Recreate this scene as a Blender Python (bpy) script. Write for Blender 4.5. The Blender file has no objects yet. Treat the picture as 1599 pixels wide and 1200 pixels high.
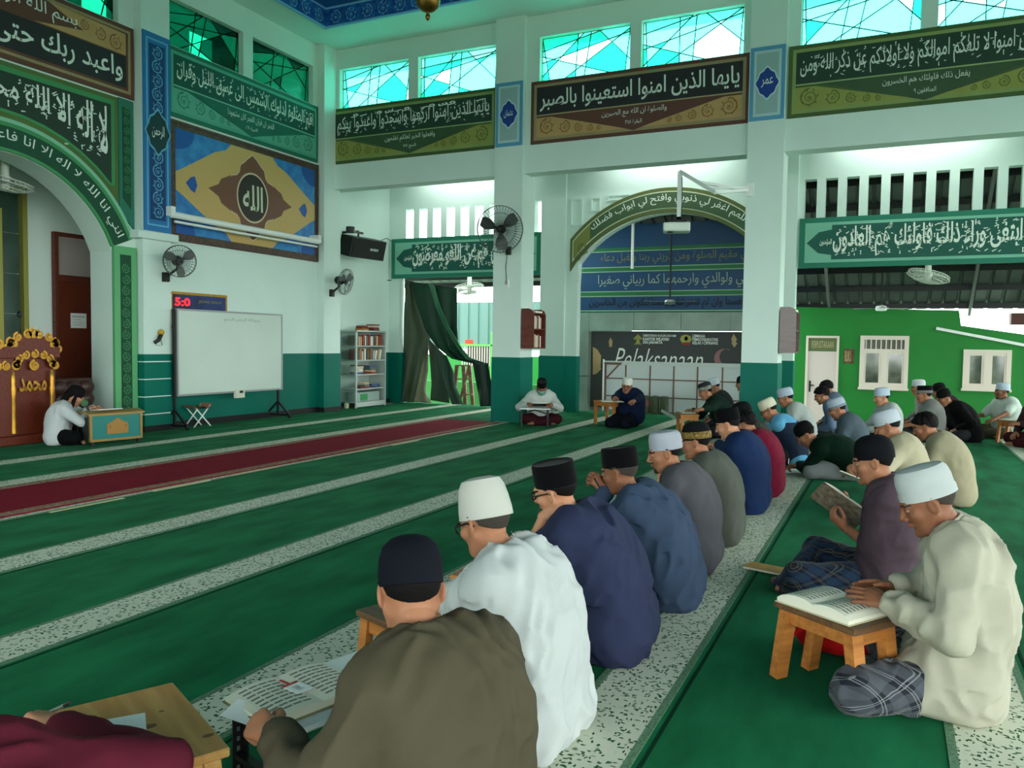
import bpy, bmesh, math, random, unicodedata
import numpy as np
from mathutils import Matrix, Vector
random.seed(7); np.random.seed(7)
SC = bpy.context.scene
COL = SC.collection
PI = math.pi
# ------------------------------------------------------------------ camera
CAM_H = 1.40
YAW, PITCH, ROLL, FPX = 0.44049, -0.050815, 0.0140706, 1254.0
_d = np.array([math.cos(YAW)*math.cos(PITCH), math.sin(YAW)*math.cos(PITCH), math.sin(PITCH)])
_r0 = np.array([math.sin(YAW), -math.cos(YAW), 0.0]); _u0 = np.cross(_r0, _d)
_r = _r0*math.cos(ROLL)+_u0*math.sin(ROLL); _u = -_r0*math.sin(ROLL)+_u0*math.cos(ROLL)
cam = bpy.data.objects.new('camera', bpy.data.cameras.new('camera')); COL.objects.link(cam)
cam.matrix_world = Matrix([[_r[i], _u[i], -_d[i], (0, 0, CAM_H)[i]] for i in range(3)]+[[0, 0, 0, 1]])
cam.data.sensor_fit = 'HORIZONTAL'; cam.data.sensor_width = 36.0; cam.data.lens = FPX/1599.0*36.0
cam.data.clip_start = 0.05; cam.data.clip_end = 400
SC.camera = cam
# ------------------------------------------------------------------ world light: hazy bright sky
w = bpy.data.worlds.new('sky'); SC.world = w; w.use_nodes = True
bg = w.node_tree.nodes['Background']; bg.inputs[0].default_value = (0.93, 1.0, 0.97, 1); bg.inputs[1].default_value = 5.2
SC.view_settings.view_transform = 'Standard'; SC.view_settings.look = 'None'
SC.view_settings.exposure = 0.68; SC.view_settings.gamma = 1.0; SC.view_settings.use_curve_mapping = False
try:
    SC.cycles.max_bounces = 10; SC.cycles.diffuse_bounces = 6; SC.cycles.transparent_max_bounces = 12
except Exception: pass

def ray(x, y): return _d*FPX+_r*(x-799.5)-_u*(y-600)
def proj(p):
    q = np.asarray(p, float)-np.array([0, 0, CAM_H]); d = q@_d; return (799.5+FPX*(q@_r)/d, 600-FPX*(q@_u)/d)
def fl(x, y, z=0.0):
    v = ray(x, y); return np.array([0, 0, CAM_H])+v*((z-CAM_H)/v[2])
def onX(x, y, X):
    v = ray(x, y); return np.array([0, 0, CAM_H])+v*(X/v[0])
def onY(x, y, Y):
    v = ray(x, y); return np.array([0, 0, CAM_H])+v*(Y/v[1])

# ------------------------------------------------------------------ materials
def srgb(c):
    if isinstance(c, str):
        c = tuple(int(c[i:i+2], 16) for i in (0, 2, 4))
    if max(c) > 1.001: c = tuple(v/255 for v in c)
    return tuple((v/12.92 if v <= .04045 else ((v+.055)/1.055)**2.4) for v in c)+(1.0,)
MATS = {}
def mat(key, col, rough=.6, metal=0., var=0., vscale=6., bump=0., bscale=60., col2=None, spec=.4, emit=None, stretch=None, sheen=0.):
    if key in MATS: return MATS[key]
    m = bpy.data.materials.new(key); m.use_nodes = True; nt = m.node_tree; N = nt.nodes; L = nt.links
    b = N['Principled BSDF']; c = srgb(col)
    b.inputs['Base Color'].default_value = c; b.inputs['Roughness'].default_value = rough; b.inputs['Metallic'].default_value = metal
    b.inputs['Specular IOR Level'].default_value = spec
    if sheen: b.inputs['Sheen Weight'].default_value = sheen; b.inputs['Sheen Roughness'].default_value = .5
    if var or bump:
        tc = N.new('ShaderNodeTexCoord'); mp = N.new('ShaderNodeMapping'); L.new(tc.outputs['Object'], mp.inputs[0])
        if stretch: mp.inputs['Scale'].default_value = stretch
    if var:
        n = N.new('ShaderNodeTexNoise'); n.inputs['Scale'].default_value = vscale; n.inputs['Detail'].default_value = 6
        L.new(mp.outputs[0], n.inputs['Vector'])
        cr = N.new('ShaderNodeValToRGB'); L.new(n.outputs['Fac'], cr.inputs[0])
        c2 = srgb(col2) if col2 else tuple(v*(1-var) for v in c[:3])+(1,)
        cr.color_ramp.elements[0].position = .32; cr.color_ramp.elements[1].position = .68
        cr.color_ramp.elements[0].color = c2; cr.color_ramp.elements[1].color = c
        L.new(cr.outputs[0], b.inputs['Base Color'])
    if bump:
        n2 = N.new('ShaderNodeTexNoise'); n2.inputs['Scale'].default_value = bscale; n2.inputs['Detail'].default_value = 4
        L.new(mp.outputs[0], n2.inputs['Vector'])
        bp = N.new('ShaderNodeBump'); bp.inputs['Strength'].default_value = bump; bp.inputs['Distance'].default_value = .01
        L.new(n2.outputs['Fac'], bp.inputs['Height']); L.new(bp.outputs[0], b.inputs['Normal'])
    if emit:
        b.inputs['Emission Color'].default_value = c; b.inputs['Emission Strength'].default_value = emit
    MATS[key] = m; return m
def wood(key, col, col2, scale=3., rough=.5, along=(12., 1., 12.)):
    return mat(key, col, rough, var=.4, vscale=scale, col2=col2, stretch=along, bump=.08, bscale=20)
def nodes_of(m): return m.node_tree.nodes, m.node_tree.links

M_WALL = mat('pale mint wall paint', (210, 230, 222), .55, var=.05, vscale=1.2)
M_TEAL = mat('teal wainscot paint', (2, 106, 90), .5, var=.08, vscale=1.5, spec=.15)
M_BLACK = mat('black plastic', (18, 19, 20), .45)
M_DARK = mat('dark metal', (38, 40, 40), .4, metal=.6)
M_WHITE = mat('white paint', (232, 236, 232), .5)
M_GREY = mat('grey metal', (160, 165, 165), .35, metal=.7)
M_PAPER = mat('paper', (236, 232, 214), .8)
M_WPAPER = mat('white paper', (240, 242, 240), .8)
M_GOLD = mat('gilt', (190, 140, 50), .35, metal=.7, var=.3, vscale=20)
M_INK = mat('white lettering', (222, 232, 222), .6)
M_INKD = mat('dark lettering', (20, 24, 22), .7)
M_WOOD = wood('honey wood', (196, 128, 62), (160, 96, 42))
M_WOODP = wood('pine wood', (206, 160, 96), (178, 126, 66), 2.)
M_WOODD = wood('reddish brown wood', (112, 52, 36), (84, 36, 26))
M_CHROME = mat('polished metal', (200, 200, 200), .2, metal=1.)

# ------------------------------------------------------------------ mesh building
def link(name, me, parent=None):
    o = bpy.data.objects.new(name, me); COL.objects.link(o)
    if parent is not None: o.parent = parent
    return o
def tag(o, label=None, cat=None, group=None, kind=None):
    if label: o['label'] = label
    if cat: o['category'] = cat
    if group: o['group'] = group
    if kind: o['kind'] = kind
    return o
def empty(name, loc=(0, 0, 0), label=None, cat=None, group=None, rz=0):
    o = bpy.data.objects.new(name, None); COL.objects.link(o); o.empty_display_size = .1
    o.location = tuple(map(float, loc)); o.rotation_euler = (0, 0, rz)
    return tag(o, label, cat, group)
class MB:
    """collects shapes; build() links them as one mesh object"""
    def __init__(s): s.v = []; s.f = []; s.mi = []; s.cur = 0; s.T = None
    def add(s, vs, fs):
        n = len(s.v)
        if s.T is not None: vs = [tuple(s.T @ Vector(p)) for p in vs]
        s.v += [tuple(map(float, p)) for p in vs]; s.f += [tuple(n+i for i in f) for f in fs]; s.mi += [s.cur]*len(fs)
        return s
    def box(s, x0, x1, y0, y1, z0, z1):
        vs = [(x, y, z) for z in (z0, z1) for y in (y0, y1) for x in (x0, x1)]
        return s.add(vs, [(0, 2, 3, 1), (4, 5, 7, 6), (0, 1, 5, 4), (2, 6, 7, 3), (0, 4, 6, 2), (1, 3, 7, 5)])
    def bar(s, a, b, w, h=None, up=(0, 0, 1)):
        a = Vector(a); b = Vector(b); h = h or w; d = (b-a).normalized(); u = Vector(up)
        if abs(d.dot(u)) > .98: u = Vector((1, 0, 0))
        r = d.cross(u).normalized(); u = r.cross(d); vs = []
        for p in (a, b):
            for i, j in ((-1, -1), (1, -1), (1, 1), (-1, 1)): vs.append(p+r*i*w/2+u*j*h/2)
        return s.add(vs, [(0, 1, 2, 3), (7, 6, 5, 4), (0, 4, 5, 1), (1, 5, 6, 2), (2, 6, 7, 3), (3, 7, 4, 0)])
    def tube(s, pts, r, n=8, cap=True):
        pts = [Vector(p) for p in pts]; m = len(pts); rs = r if isinstance(r, (list, tuple)) else [r]*m
        up = Vector((0, 0, 1)); vs = []; prev = None
        for i, p in enumerate(pts):
            t = (pts[min(i+1, m-1)]-pts[max(i-1, 0)]).normalized()
            if prev is None:
                a = t.cross(up if abs(t.z) < .95 else Vector((1, 0, 0))).normalized()
            else:
                a = (prev-t*prev.dot(t)).normalized()
            prev = a; b = t.cross(a)
            for k in range(n):
                an = 2*PI*k/n; vs.append(p+(a*math.cos(an)+b*math.sin(an))*rs[i])
        fs = [(i*n+k, i*n+(k+1) % n, (i+1)*n+(k+1) % n, (i+1)*n+k) for i in range(m-1) for k in range(n)]
        if cap: fs += [tuple(range(n-1, -1, -1)), tuple((m-1)*n+k for k in range(n))]
        return s.add(vs, fs)
    def lathe(s, prof, n=20, c=(0, 0, 0), sx=1., sy=1.):
        vs = []; fs = []
        for r, z in prof:
            for k in range(n):
                a = 2*PI*k/n; vs.append((c[0]+r*sx*math.cos(a), c[1]+r*sy*math.sin(a), c[2]+z))
        m = len(prof)
        fs = [(i*n+k, i*n+(k+1) % n, (i+1)*n+(k+1) % n, (i+1)*n+k) for i in range(m-1) for k in range(n)]
        if prof[0][0] > 1e-4: fs.append(tuple(range(n-1, -1, -1)))
        if prof[-1][0] > 1e-4: fs.append(tuple((m-1)*n+k for k in range(n)))
        return s.add(vs, fs)
    def prism(s, poly, f0, f1):
        """poly: list of 2d; f0,f1 map (u,v)->3d for the two ends"""
        n = len(poly); vs = [f0(*p) for p in poly]+[f1(*p) for p in poly]
        fs = [tuple(range(n-1, -1, -1)), tuple(range(n, 2*n))]+[(i, (i+1) % n, n+(i+1) % n, n+i) for i in range(n)]
        return s.add(vs, fs)
    def sphere(s, c, r, n=12, m=8, sc=(1, 1, 1)):
        vs = [(c[0], c[1], c[2]-r*sc[2])]
        for i in range(1, m):
            ph = -PI/2+PI*i/m
            for k in range(n): vs.append((c[0]+r*sc[0]*math.cos(ph)*math.cos(2*PI*k/n), c[1]+r*sc[1]*math.cos(ph)*math.sin(2*PI*k/n), c[2]+r*sc[2]*math.sin(ph)))
        vs.append((c[0], c[1], c[2]+r*sc[2])); fs = [(0, 1+(k+1) % n, 1+k) for k in range(n)]
        for i in range(m-2):
            for k in range(n): fs.append((1+i*n+k, 1+i*n+(k+1) % n, 1+(i+1)*n+(k+1) % n, 1+(i+1)*n+k))
        t = len(vs)-1; o = 1+(m-2)*n; fs += [(t, o+k, o+(k+1) % n) for k in range(n)]
        return s.add(vs, fs)
    def mesh(s, name, mats, smooth=False, bevel=0):
        me = bpy.data.meshes.new(name); me.from_pydata(s.v, [], s.f)
        if not isinstance(mats, (list, tuple)): mats = [mats]
        for m in mats: me.materials.append(m)
        if len(mats) > 1: me.polygons.foreach_set('material_index', s.mi)
        bm = bmesh.new(); bm.from_mesh(me); bmesh.ops.recalc_face_normals(bm, faces=bm.faces)
        if bevel: bmesh.ops.bevel(bm, geom=bm.edges[:], offset=bevel, segments=1, affect='EDGES', clamp_overlap=True)
        bm.to_mesh(me); bm.free()
        if smooth:
            me.polygons.foreach_set('use_smooth', [True]*len(me.polygons))
            try: me.set_sharp_from_angle(angle=math.radians(40))
            except Exception: pass
        me.update(); return me
    def build(s, name, mats, parent=None, smooth=False, bevel=0):
        return link(name, s.mesh(name, mats, smooth, bevel), parent)
def part(name, m, parent, fn, smooth=False, bevel=0):
    b = MB(); fn(b); return b.build(name, m, parent, smooth, bevel)
def struct(o): o['kind'] = 'structure'; return o
def boxo(name, m, x0, x1, y0, y1, z0, z1, parent=None, bevel=0): return MB().box(x0, x1, y0, y1, z0, z1).build(name, m, parent, False, bevel)
def copy_tree(o, parent=None):
    c = o.copy(); COL.objects.link(c); c.parent = parent
    for ch in list(o.children): copy_tree(ch, c)
    return c

class PX:      # plane X = x0 seen from -X: u = -Y (to the right), v = Z
    def __init__(s, x0): s.x0 = x0
    def w(s, u, v, d=0.): return (s.x0-d, -u, v)
    def px(s, x, y): p = onX(x, y, s.x0); return (-p[1], p[2])
class PY:      # plane Y = y0 seen from -Y: u = X, v = Z
    def __init__(s, y0): s.y0 = y0
    def w(s, u, v, d=0.): return (u, s.y0-d, v)
    def px(s, x, y): p = onY(x, y, s.y0); return (p[0], p[2])
class PZ:      # floor-like plane; u, v are x, y of a local frame
    def __init__(s, o, ang, z): s.o = o; s.c = math.cos(ang); s.s = math.sin(ang); s.z = z
    def w(s, u, v, d=0.): return (s.o[0]+u*s.c-v*s.s, s.o[1]+u*s.s+v*s.c, s.z+d)
class PM:      # plane by matrix
    def __init__(s, M): s.M = M
    def w(s, u, v, d=0.): return tuple(s.M @ Vector((u, v, d)))
def plate(name, pl, poly, d0, d1, m, parent=None):
    return MB().prism(poly, lambda u, v: pl.w(u, v, d0), lambda u, v: pl.w(u, v, d1)).build(name, m, parent)
def rect(u0, u1, v0, v1): return [(u0, v0), (u1, v0), (u1, v1), (u0, v1)]
def rplate(name, pl, u0, u1, v0, v1, d0, d1, m, parent=None): return plate(name, pl, rect(u0, u1, v0, v1), d0, d1, m, parent)
def frame_plate(name, pl, u0, u1, v0, v1, t, d0, d1, m, parent=None):
    b = MB()
    for r in ((u0, u1, v0, v0+t), (u0, u1, v1-t, v1), (u0, u0+t, v0+t, v1-t), (u1-t, u1, v0+t, v1-t)):
        b.prism(rect(*r), lambda u, v: pl.w(u, v, d0), lambda u, v: pl.w(u, v, d1))
    return b.build(name, m, parent)
# ------------------------------------------------------------------ Arabic lettering
_F = {}
for cp in range(0xFE80, 0xFEFD):
    dd = unicodedata.decomposition(chr(cp)).split()
    if dd and dd[0] in ('<isolated>', '<final>', '<initial>', '<medial>'):
        _F.setdefault(''.join(chr(int(h, 16)) for h in dd[1:]), {})[dd[0][1:-1]] = chr(cp)
def shape_ar(s):
    out = []; prev = False; i = 0
    while i < len(s):
        c = s[i]
        if c == '\u0644' and i+1 < len(s) and c+s[i+1] in _F: c = c+s[i+1]; i += 1
        f = _F.get(c)
        if not f: out.append(c); prev = False; i += 1; continue
        nx = s[i+1] if i+1 < len(s) else ''
        j = 'initial' in f and nx in _F and nx != '\u0621'
        g = f.get('medial') if (prev and j) else f.get('final', f['isolated']) if prev else f['initial'] if j else f['isolated']
        out.append(g); prev = j; i += 1
    return ''.join(reversed(out))
_TX = {}
def text_verts(s, arabic=True, bold=0., res=2, shear=0.):
    key = (s, arabic, bold, shear)
    if key in _TX: return _TX[key]
    c = bpy.data.curves.new('t', 'FONT'); c.body = shape_ar(s) if arabic else s
    c.resolution_u = res; c.offset = bold; c.shear = shear
    o = bpy.data.objects.new('t', c); COL.objects.link(o)
    dg = bpy.context.evaluated_depsgraph_get(); dg.update()
    me = bpy.data.meshes.new_from_object(o.evaluated_get(dg))
    V = np.array([v.co[:2] for v in me.vertices]); Fc = [tuple(p.vertices) for p in me.polygons]
    bpy.data.objects.remove(o); bpy.data.curves.remove(c); bpy.data.meshes.remove(me)
    if len(V): V = (V-V.min(0))/np.maximum(V.max(0)-V.min(0), 1e-6)
    _TX[key] = (V, Fc); return _TX[key]
def lettering(name, s, fmap, m, parent=None, arabic=True, bold=0., shear=0., extra=None):
    """fmap maps unit square (a,b) -> 3d point"""
    for t, fm in ([(s, fmap)]+(extra or [])):
        b = MB(); V, Fc = text_verts(t, arabic, bold, 2, shear)
        b.add([fm(a, c) for a, c in V], Fc)
        me = bpy.data.meshes.new(name); me.from_pydata(b.v, [], b.f); me.materials.append(m); me.update()
        o = link(name, me, parent); o['kind'] = 'stuff'
    return o
def fit(pl, u0, u1, v0, v1, d): return lambda a, c: pl.w(u0+(u1-u0)*a, v0+(v1-v0)*c, d)
def marks(pl, u0, u1, v0, v1, d, n, sz, m, parent, seed=1):
    rnd = random.Random(seed); b = MB()
    for k in range(n):
        u = rnd.uniform(u0, u1); v = rnd.uniform(v0, v1); a = rnd.choice((.5, .6, -.5, 1.6, .1)); l = sz*rnd.uniform(.6, 1.3); w_ = sz*.16; c, s = math.cos(a), math.sin(a)
        P = [(-l/2, -w_), (l/2, -w_*.4), (l/2, w_*.6), (-l/2, w_)]; b.add([pl.w(u+x*c-y*s, v+x*s+y*c, d) for x, y in P], [(0, 1, 2, 3)])
        if k % 3 == 0: b.add([pl.w(u+x*w_*1.6, v+.6*sz+y*w_*1.6, d) for x, y in ((0, -1), (1, 0), (0, 1), (-1, 0))], [(0, 1, 2, 3)])
    o = link('vowel_marks', b.mesh('vowel_marks', m), parent); o['kind'] = 'stuff'; return o
# scroll ornament: chain of spirals with leaves
def scroll(name, pl, path, d, m, parent=None, thick=.012):
    """path: list of (u,v,r,dir) spirals"""
    b = MB()
    def ribbon(pts, w):
        vs = []
        for i, p in enumerate(pts):
            q0 = pts[max(i-1, 0)]; q1 = pts[min(i+1, len(pts)-1)]; tx, ty = q1[0]-q0[0], q1[1]-q0[1]; l = math.hypot(tx, ty) or 1
            ww = w*(1-.6*i/len(pts)); nx, ny = -ty/l*ww, tx/l*ww
            vs += [pl.w(p[0]+nx, p[1]+ny, d), pl.w(p[0]-nx, p[1]-ny, d)]
        b.add(vs, [(2*i, 2*i+1, 2*i+3, 2*i+2) for i in range(len(pts)-1)])
    def leaf(u, v, a, l):
        ca, sa = math.cos(a), math.sin(a)
        P = [(0, 0), (.35, .22), (.7, .16), (1, 0), (.7, -.16), (.35, -.22)]
        b.add([pl.w(u+(x*ca-y*sa)*l, v+(x*sa+y*ca)*l, d) for x, y in P], [tuple(range(6))])
    for u, v, r, s in path:
        pts = []
        for k in range(22):
            t = k/21; a = s*(t*3.4*PI)+PI*.5; rr = r*(1-t*.75); pts.append((u+rr*math.cos(a), v+rr*math.sin(a)))
        ribbon(pts, thick*(.5+r*4))
        for k in range(7):
            a = s*k*2*PI/7; leaf(u+r*.72*math.cos(a), v+r*.72*math.sin(a), a+s*.9, r*.38)
        for k in range(5): leaf(u, v, 2*PI*k/5, r*.26)
    me = b.mesh(name, m); o = link(name, me, parent); o['kind'] = 'stuff'; return o
# ================================================================== STRUCTURE
XI, XO, YQ, ZS = 12.95, 15.5, 10.15, 7.05          # inner wall plane, outer wall plane, front wall plane, soffit
# ---- floor and prayer carpets
M_CARPET = mat('green carpet pile', (25, 122, 78), .95, var=.3, vscale=2.6, col2=(11, 92, 55), bump=.25, bscale=220, spec=.05, sheen=.015, stretch=(.6, 1.6, 1))
def stripe_material():
    m = mat('patterned pale carpet band', (190, 202, 184), .95, spec=.1); N, L = nodes_of(m); b = N['Principled BSDF']
    tc = N.new('ShaderNodeTexCoord'); n = N.new('ShaderNodeTexNoise'); n.inputs['Scale'].default_value = 22; n.inputs['Detail'].default_value = 2; L.new(tc.outputs['Object'], n.inputs['Vector'])
    ad = N.new('ShaderNodeVectorMath'); ad.operation = 'MULTIPLY_ADD'; L.new(n.outputs['Color'], ad.inputs[0]); ad.inputs[1].default_value = (.03, .03, 0); L.new(tc.outputs['Object'], ad.inputs[2])
    mp = N.new('ShaderNodeMapping'); mp.inputs['Scale'].default_value = (30, 62, 1); mp.inputs['Rotation'].default_value = (0, 0, .5); L.new(ad.outputs[0], mp.inputs[0])
    v = N.new('ShaderNodeTexVoronoi'); v.distance = 'CHEBYCHEV'; v.inputs['Scale'].default_value = 1.; v.inputs['Randomness'].default_value = .85; L.new(mp.outputs[0], v.inputs['Vector'])
    mp2 = N.new('ShaderNodeMapping'); mp2.inputs['Scale'].default_value = (60, 28, 1); mp2.inputs['Rotation'].default_value = (0, 0, .3); L.new(ad.outputs[0], mp2.inputs[0])
    v2 = N.new('ShaderNodeTexVoronoi'); v2.distance = 'CHEBYCHEV'; v2.inputs['Scale'].default_value = 1.; v2.inputs['Randomness'].default_value = .85; L.new(mp2.outputs[0], v2.inputs['Vector'])
    mu = N.new('ShaderNodeMath'); mu.operation = 'MINIMUM'; L.new(v.outputs['Distance'], mu.inputs[0]); L.new(v2.outputs['Distance'], mu.inputs[1])
    cr = N.new('ShaderNodeValToRGB'); L.new(mu.outputs[0], cr.inputs[0])
    cr.color_ramp.elements[0].position = .2; cr.color_ramp.elements[0].color = srgb((40, 84, 58))
    cr.color_ramp.elements[1].position = .26; cr.color_ramp.elements[1].color = srgb((206, 210, 190))
    L.new(cr.outputs[0], b.inputs['Base Color']); return m
M_STRIPE = stripe_material()
M_EDGE = mat('woven carpet edge', (112, 150, 120), .95, var=.5, vscale=90, spec=.1)
M_SEAM = mat('dark carpet seam', (6, 52, 32), .95, spec=.1)
fo = struct(boxo('floor', mat('floor slab', (150, 160, 150), .7), -8, 16.1, -8, 12.5, -.5, -.012))
tag(fo, 'floor slab under the prayer carpets', 'floor')
SY = [8.84, 7.56, 6.20, 4.87, 3.54, 2.235, .90, -.39, -1.70, -3.0, -4.3, -5.6]
names = ['farthest band by the front wall', 'band beside the far edge of the red runner', 'band covered by the red runner', 'first pale band in front of the red runner',
         'pale band crossing the open middle floor', 'pale band under the small tables of the left row', 'pale band behind the backs of the left row',
         'pale band under the cream robed man', 'band at the right edge of the hall', None, None, None]
for i, s in enumerate(SY):
    hi = 10.15 if i == 0 else SY[i-1]-.2
    lo = s-.2
    if names[i] is None: lab = ['green prayer carpet second from the right side of the hall', 'green prayer carpet third beyond the cream robed man', 'rightmost green prayer carpet of the hall'][i-9]
    else: lab = 'green prayer carpet with its '+names[i]
    c = empty('prayer_carpet', (5, s, 0), lab, 'carpet', 'rows of green prayer carpet')
    x0, x1 = -7.5-5, 15.95-5
    boxo('pile', M_CARPET, x0, x1, lo-s+.012, hi-s, -.012, 0, c)
    boxo('band', M_STRIPE, x0, x1, -.135, .135, -.01, .0025, c)
    for e in (-.165, .135): boxo('band_edge', M_EDGE, x0, x1, e, e+.03, -.01, .003, c)
    boxo('seam', M_SEAM, x0, x1, -.2, -.186, -.012, .0018, c)
# red runner
rr = empty('red_runner', (9, 6.75, 0), 'long red runner carpet with beige patterned borders', 'carpet')
M_RED = mat('red carpet pile', (134, 24, 44), .95, var=.12, vscale=5, bump=.2, bscale=200, spec=.1)
M_BORD = mat('beige carpet border', (176, 146, 122), .95, var=.6, vscale=38, col2=(110, 70, 58), spec=.1)
boxo('pile', M_RED, -13, 3.6, -.62, .62, .0032, .011, rr)
for y0, y1, mm in ((-.60, -.47, M_BORD), (.50, .60, M_BORD)): boxo('border', mm, -13, 3.6, y0, y1, .006, .0125, rr)
# tape strips beside the runner
for k, (x, y) in enumerate([(135, 789), (282, 759), (396, 736), (483, 714), (565, 704), (632, 692), (710, 673), (730, 672)]):
    p = fl(x, y); t = boxo('tape_strip', mat('cream tape', (206, 200, 150), .7), -.34, .34, -.02, .02, .001, .004); t.location = (p[0], p[1]-.02, 0)
    tag(t, ['cream tape strip nearest the left frame edge by red runner', 'second cream tape strip along red runner from the left', 'third cream tape strip along red runner', 'fourth cream tape strip along red runner',
            'fifth cream tape strip along red runner', 'white tape strip at middle of red runner', 'tape strip near the far end of red runner', 'last tape strip near the pillar along red runner'][k], 'tape', 'tape strips beside the runner')

# ---- front (left) wall with mihrab arch
AC = (6.45, 2.04, 1.676)                       # arch centre x, z, radius
b = MB()
T = .25
b.box(8.45, 13.2, YQ, YQ+T, 0, 5.9); b.box(4.6, 8.45, YQ, YQ+T, 4.1, 5.9)
b.box(-7.8, 4.6, YQ, YQ+T, 0, 5.9)
# arch spandrel between the two sides
def arch_poly(cx, cz, r, x0, x1, ztop, n=26):
    pts = []
    for k in range(n+1):
        a = PI-PI*k/n; x = cx+r*math.cos(a); z = cz+r*math.sin(a)
        if x0 <= x <= x1: pts.append((x, z))
    return pts
ap = arch_poly(AC[0], AC[1], AC[2], 4.85, 8.05, 9)
spts = [(4.6, 2.3)]+[(4.88, 2.3)]+ap[0:]+[(8.02, 2.3), (8.45, 2.3), (8.45, 4.1), (4.6, 4.1)]
b.prism(spts, lambda u, v: (u, YQ, v), lambda u, v: (u, YQ+.45, v))
for x0, x1 in ((4.6, 4.88), (8.02, 8.45)): b.box(x0, x1, YQ, YQ+.45, 0, 2.3)
# window band
qwin = []
for x0, x1 in ((100-160, 185), (262, 380), (395, 489)):
    qwin.append((onY(x0, 60, YQ)[0], onY(x1, 60, YQ)[0]))
WZ0, WZ1 = 5.9, 6.62
xs = [-7.8]+[v for q in qwin for v in q]+[13.2]
for i in range(0, len(xs), 2): b.box(xs[i], xs[i+1], YQ, YQ+T, WZ0, WZ1)
b.box(-7.8, 13.2, YQ, YQ+T, WZ1, ZS+1.2)
struct(tag(b.build('wall_left', M_WALL), 'pale mint front wall with the big calligraphy arch', 'wall'))
# return wall past the corner column
wr = MB(); wr.box(13.0, 15.7, 10.45, 10.65, 0, 5.2); struct(tag(wr.build('wall_corner', M_WALL), 'pale wall behind the book cabinet and speaker', 'wall'))
# teal wainscot on front wall
b = MB(); b.box(8.9, 12.57, YQ-.012, YQ, .0, 1.15); b.box(13.0, 15.5, 10.438, 10.45, 0, 1.15)
struct(tag(b.build('trim_1', M_TEAL), 'teal painted lower part of the front wall', 'wainscot'))
b = MB(); b.box(8.9, 12.6, YQ-.06, YQ-.012, 0, .1); b.box(13.05, 15.5, 10.39, 10.438, 0, .09)
struct(tag(b.build('baseboard_left', mat('black skirting', (16, 20, 20), .4)), 'black skirting along the front wall', 'skirting'))
# pilaster with grooves right of the arch
b = MB()
px0, px1 = 8.42, 8.93
for k in range(11):
    z0 = k*.262; b.box(px0, px1, 9.99, YQ+.05, z0+.006, z0+.256)
    b.box(px0+.012, px1-.012, 10.0, YQ+.05, z0+.25, z0+.27)
po = b.build('pillar', [M_WALL]); struct(tag(po, 'grooved pilaster between the arch and the whiteboard', 'pilaster'))
b = MB()
for k in range(5):
    z0 = k*.262; b.box(px0-.004, px1+.004, 9.984, YQ, z0+.008, min(z0+.254, 1.16))
b.build('wainscot', M_TEAL, po)
boxo('skirting', MATS['black skirting'], px0-.01, px1+.01, 9.975, YQ, 0, .09, po)
boxo('capital', M_WALL, px0-.12, px1+.1, 9.93, YQ+.02, 2.86, 2.98, po, .01)
struct(tag(boxo('pillar', M_WALL, px0, px1, 9.99, YQ+.05, 2.98, ZS), 'upper shaft of the pilaster behind the blue strip', 'pilaster'))
# corner column
co = struct(tag(boxo('pillar', M_WALL, 12.57, 13.08, 9.98, 10.6, 0, ZS), 'corner column between the front wall and the side wall', 'column'))
boxo('wainscot', M_TEAL, 12.566, 13.084, 9.974, 10.6, 0, 1.15, co); boxo('skirting', MATS['black skirting'], 12.56, 13.09, 9.96, 10.6, 0, .09, co)
# mihrab niche behind the arch
b = MB(); b.box(3.8, 9.3, 11.5, 11.7, 0, 4.9); b.box(3.6, 3.8, 10.4, 11.7, 0, 4.9); b.box(9.1, 9.3, 10.4, 11.7, 0, 4.9); b.box(3.6, 9.3, 10.4, 11.7, 4.9, 5.0)
struct(tag(b.build('wall_niche', mat('niche wall paint', (226, 240, 234), .6)), 'pale wall of the niche behind the arch', 'wall'))
struct(tag(boxo('trim_2', M_TEAL, 8.69, 9.1, 11.485, 11.5, 0, 1.28), 'teal lower wall beside the brown door', 'wainscot'))
# brown door of the niche
P = PY(11.45)
d0 = P.px(82, 372); d1 = P.px(147, 437); dx0, dx1 = d0[0], d1[0]
dr = struct(empty('door_1', ((dx0+dx1)/2, 11.45, 0), 'brown wooden door with glass transom behind the arch', 'door')); dr.location = (0, 0, 0)
frame_plate('door_frame', P, dx0, dx1, 0, 2.98, .06, -.03, .05, M_WOODD, dr); rplate('transom_rail', P, dx0+.06, dx1-.06, 2.26, 2.34, -.03, .05, M_WOODD, dr)
rplate('door_leaf', P, dx0+.06, dx1-.06, 0.01, 2.26, -.03, .015, mat('brown door veneer', (106, 44, 26), .4, var=.2, vscale=4, stretch=(8, 8, 1)), dr)
rplate('transom_glass', P, dx0+.06, dx1-.06, 2.34, 2.92, -.02, 0, mat('frosted transom glass', (172, 160, 156), .25), dr)
nt_ = empty('paper_notice', (0, 0, 0), 'white paper notice stuck on the brown door', 'notice')
n0 = P.px(109, 489); n1 = P.px(134, 513)
rplate('sheet', P, n0[0], n1[0], n1[1], n0[1], .0155, .018, M_WPAPER, nt_)
lettering('print', 'PENGUMUMAN\n---------------\n-------------------\n----------------', fit(P, n0[0]+.03, n1[0]-.03, n1[1]+.05, n0[1]-.04, .0185), M_INKD, nt_, False)
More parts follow.
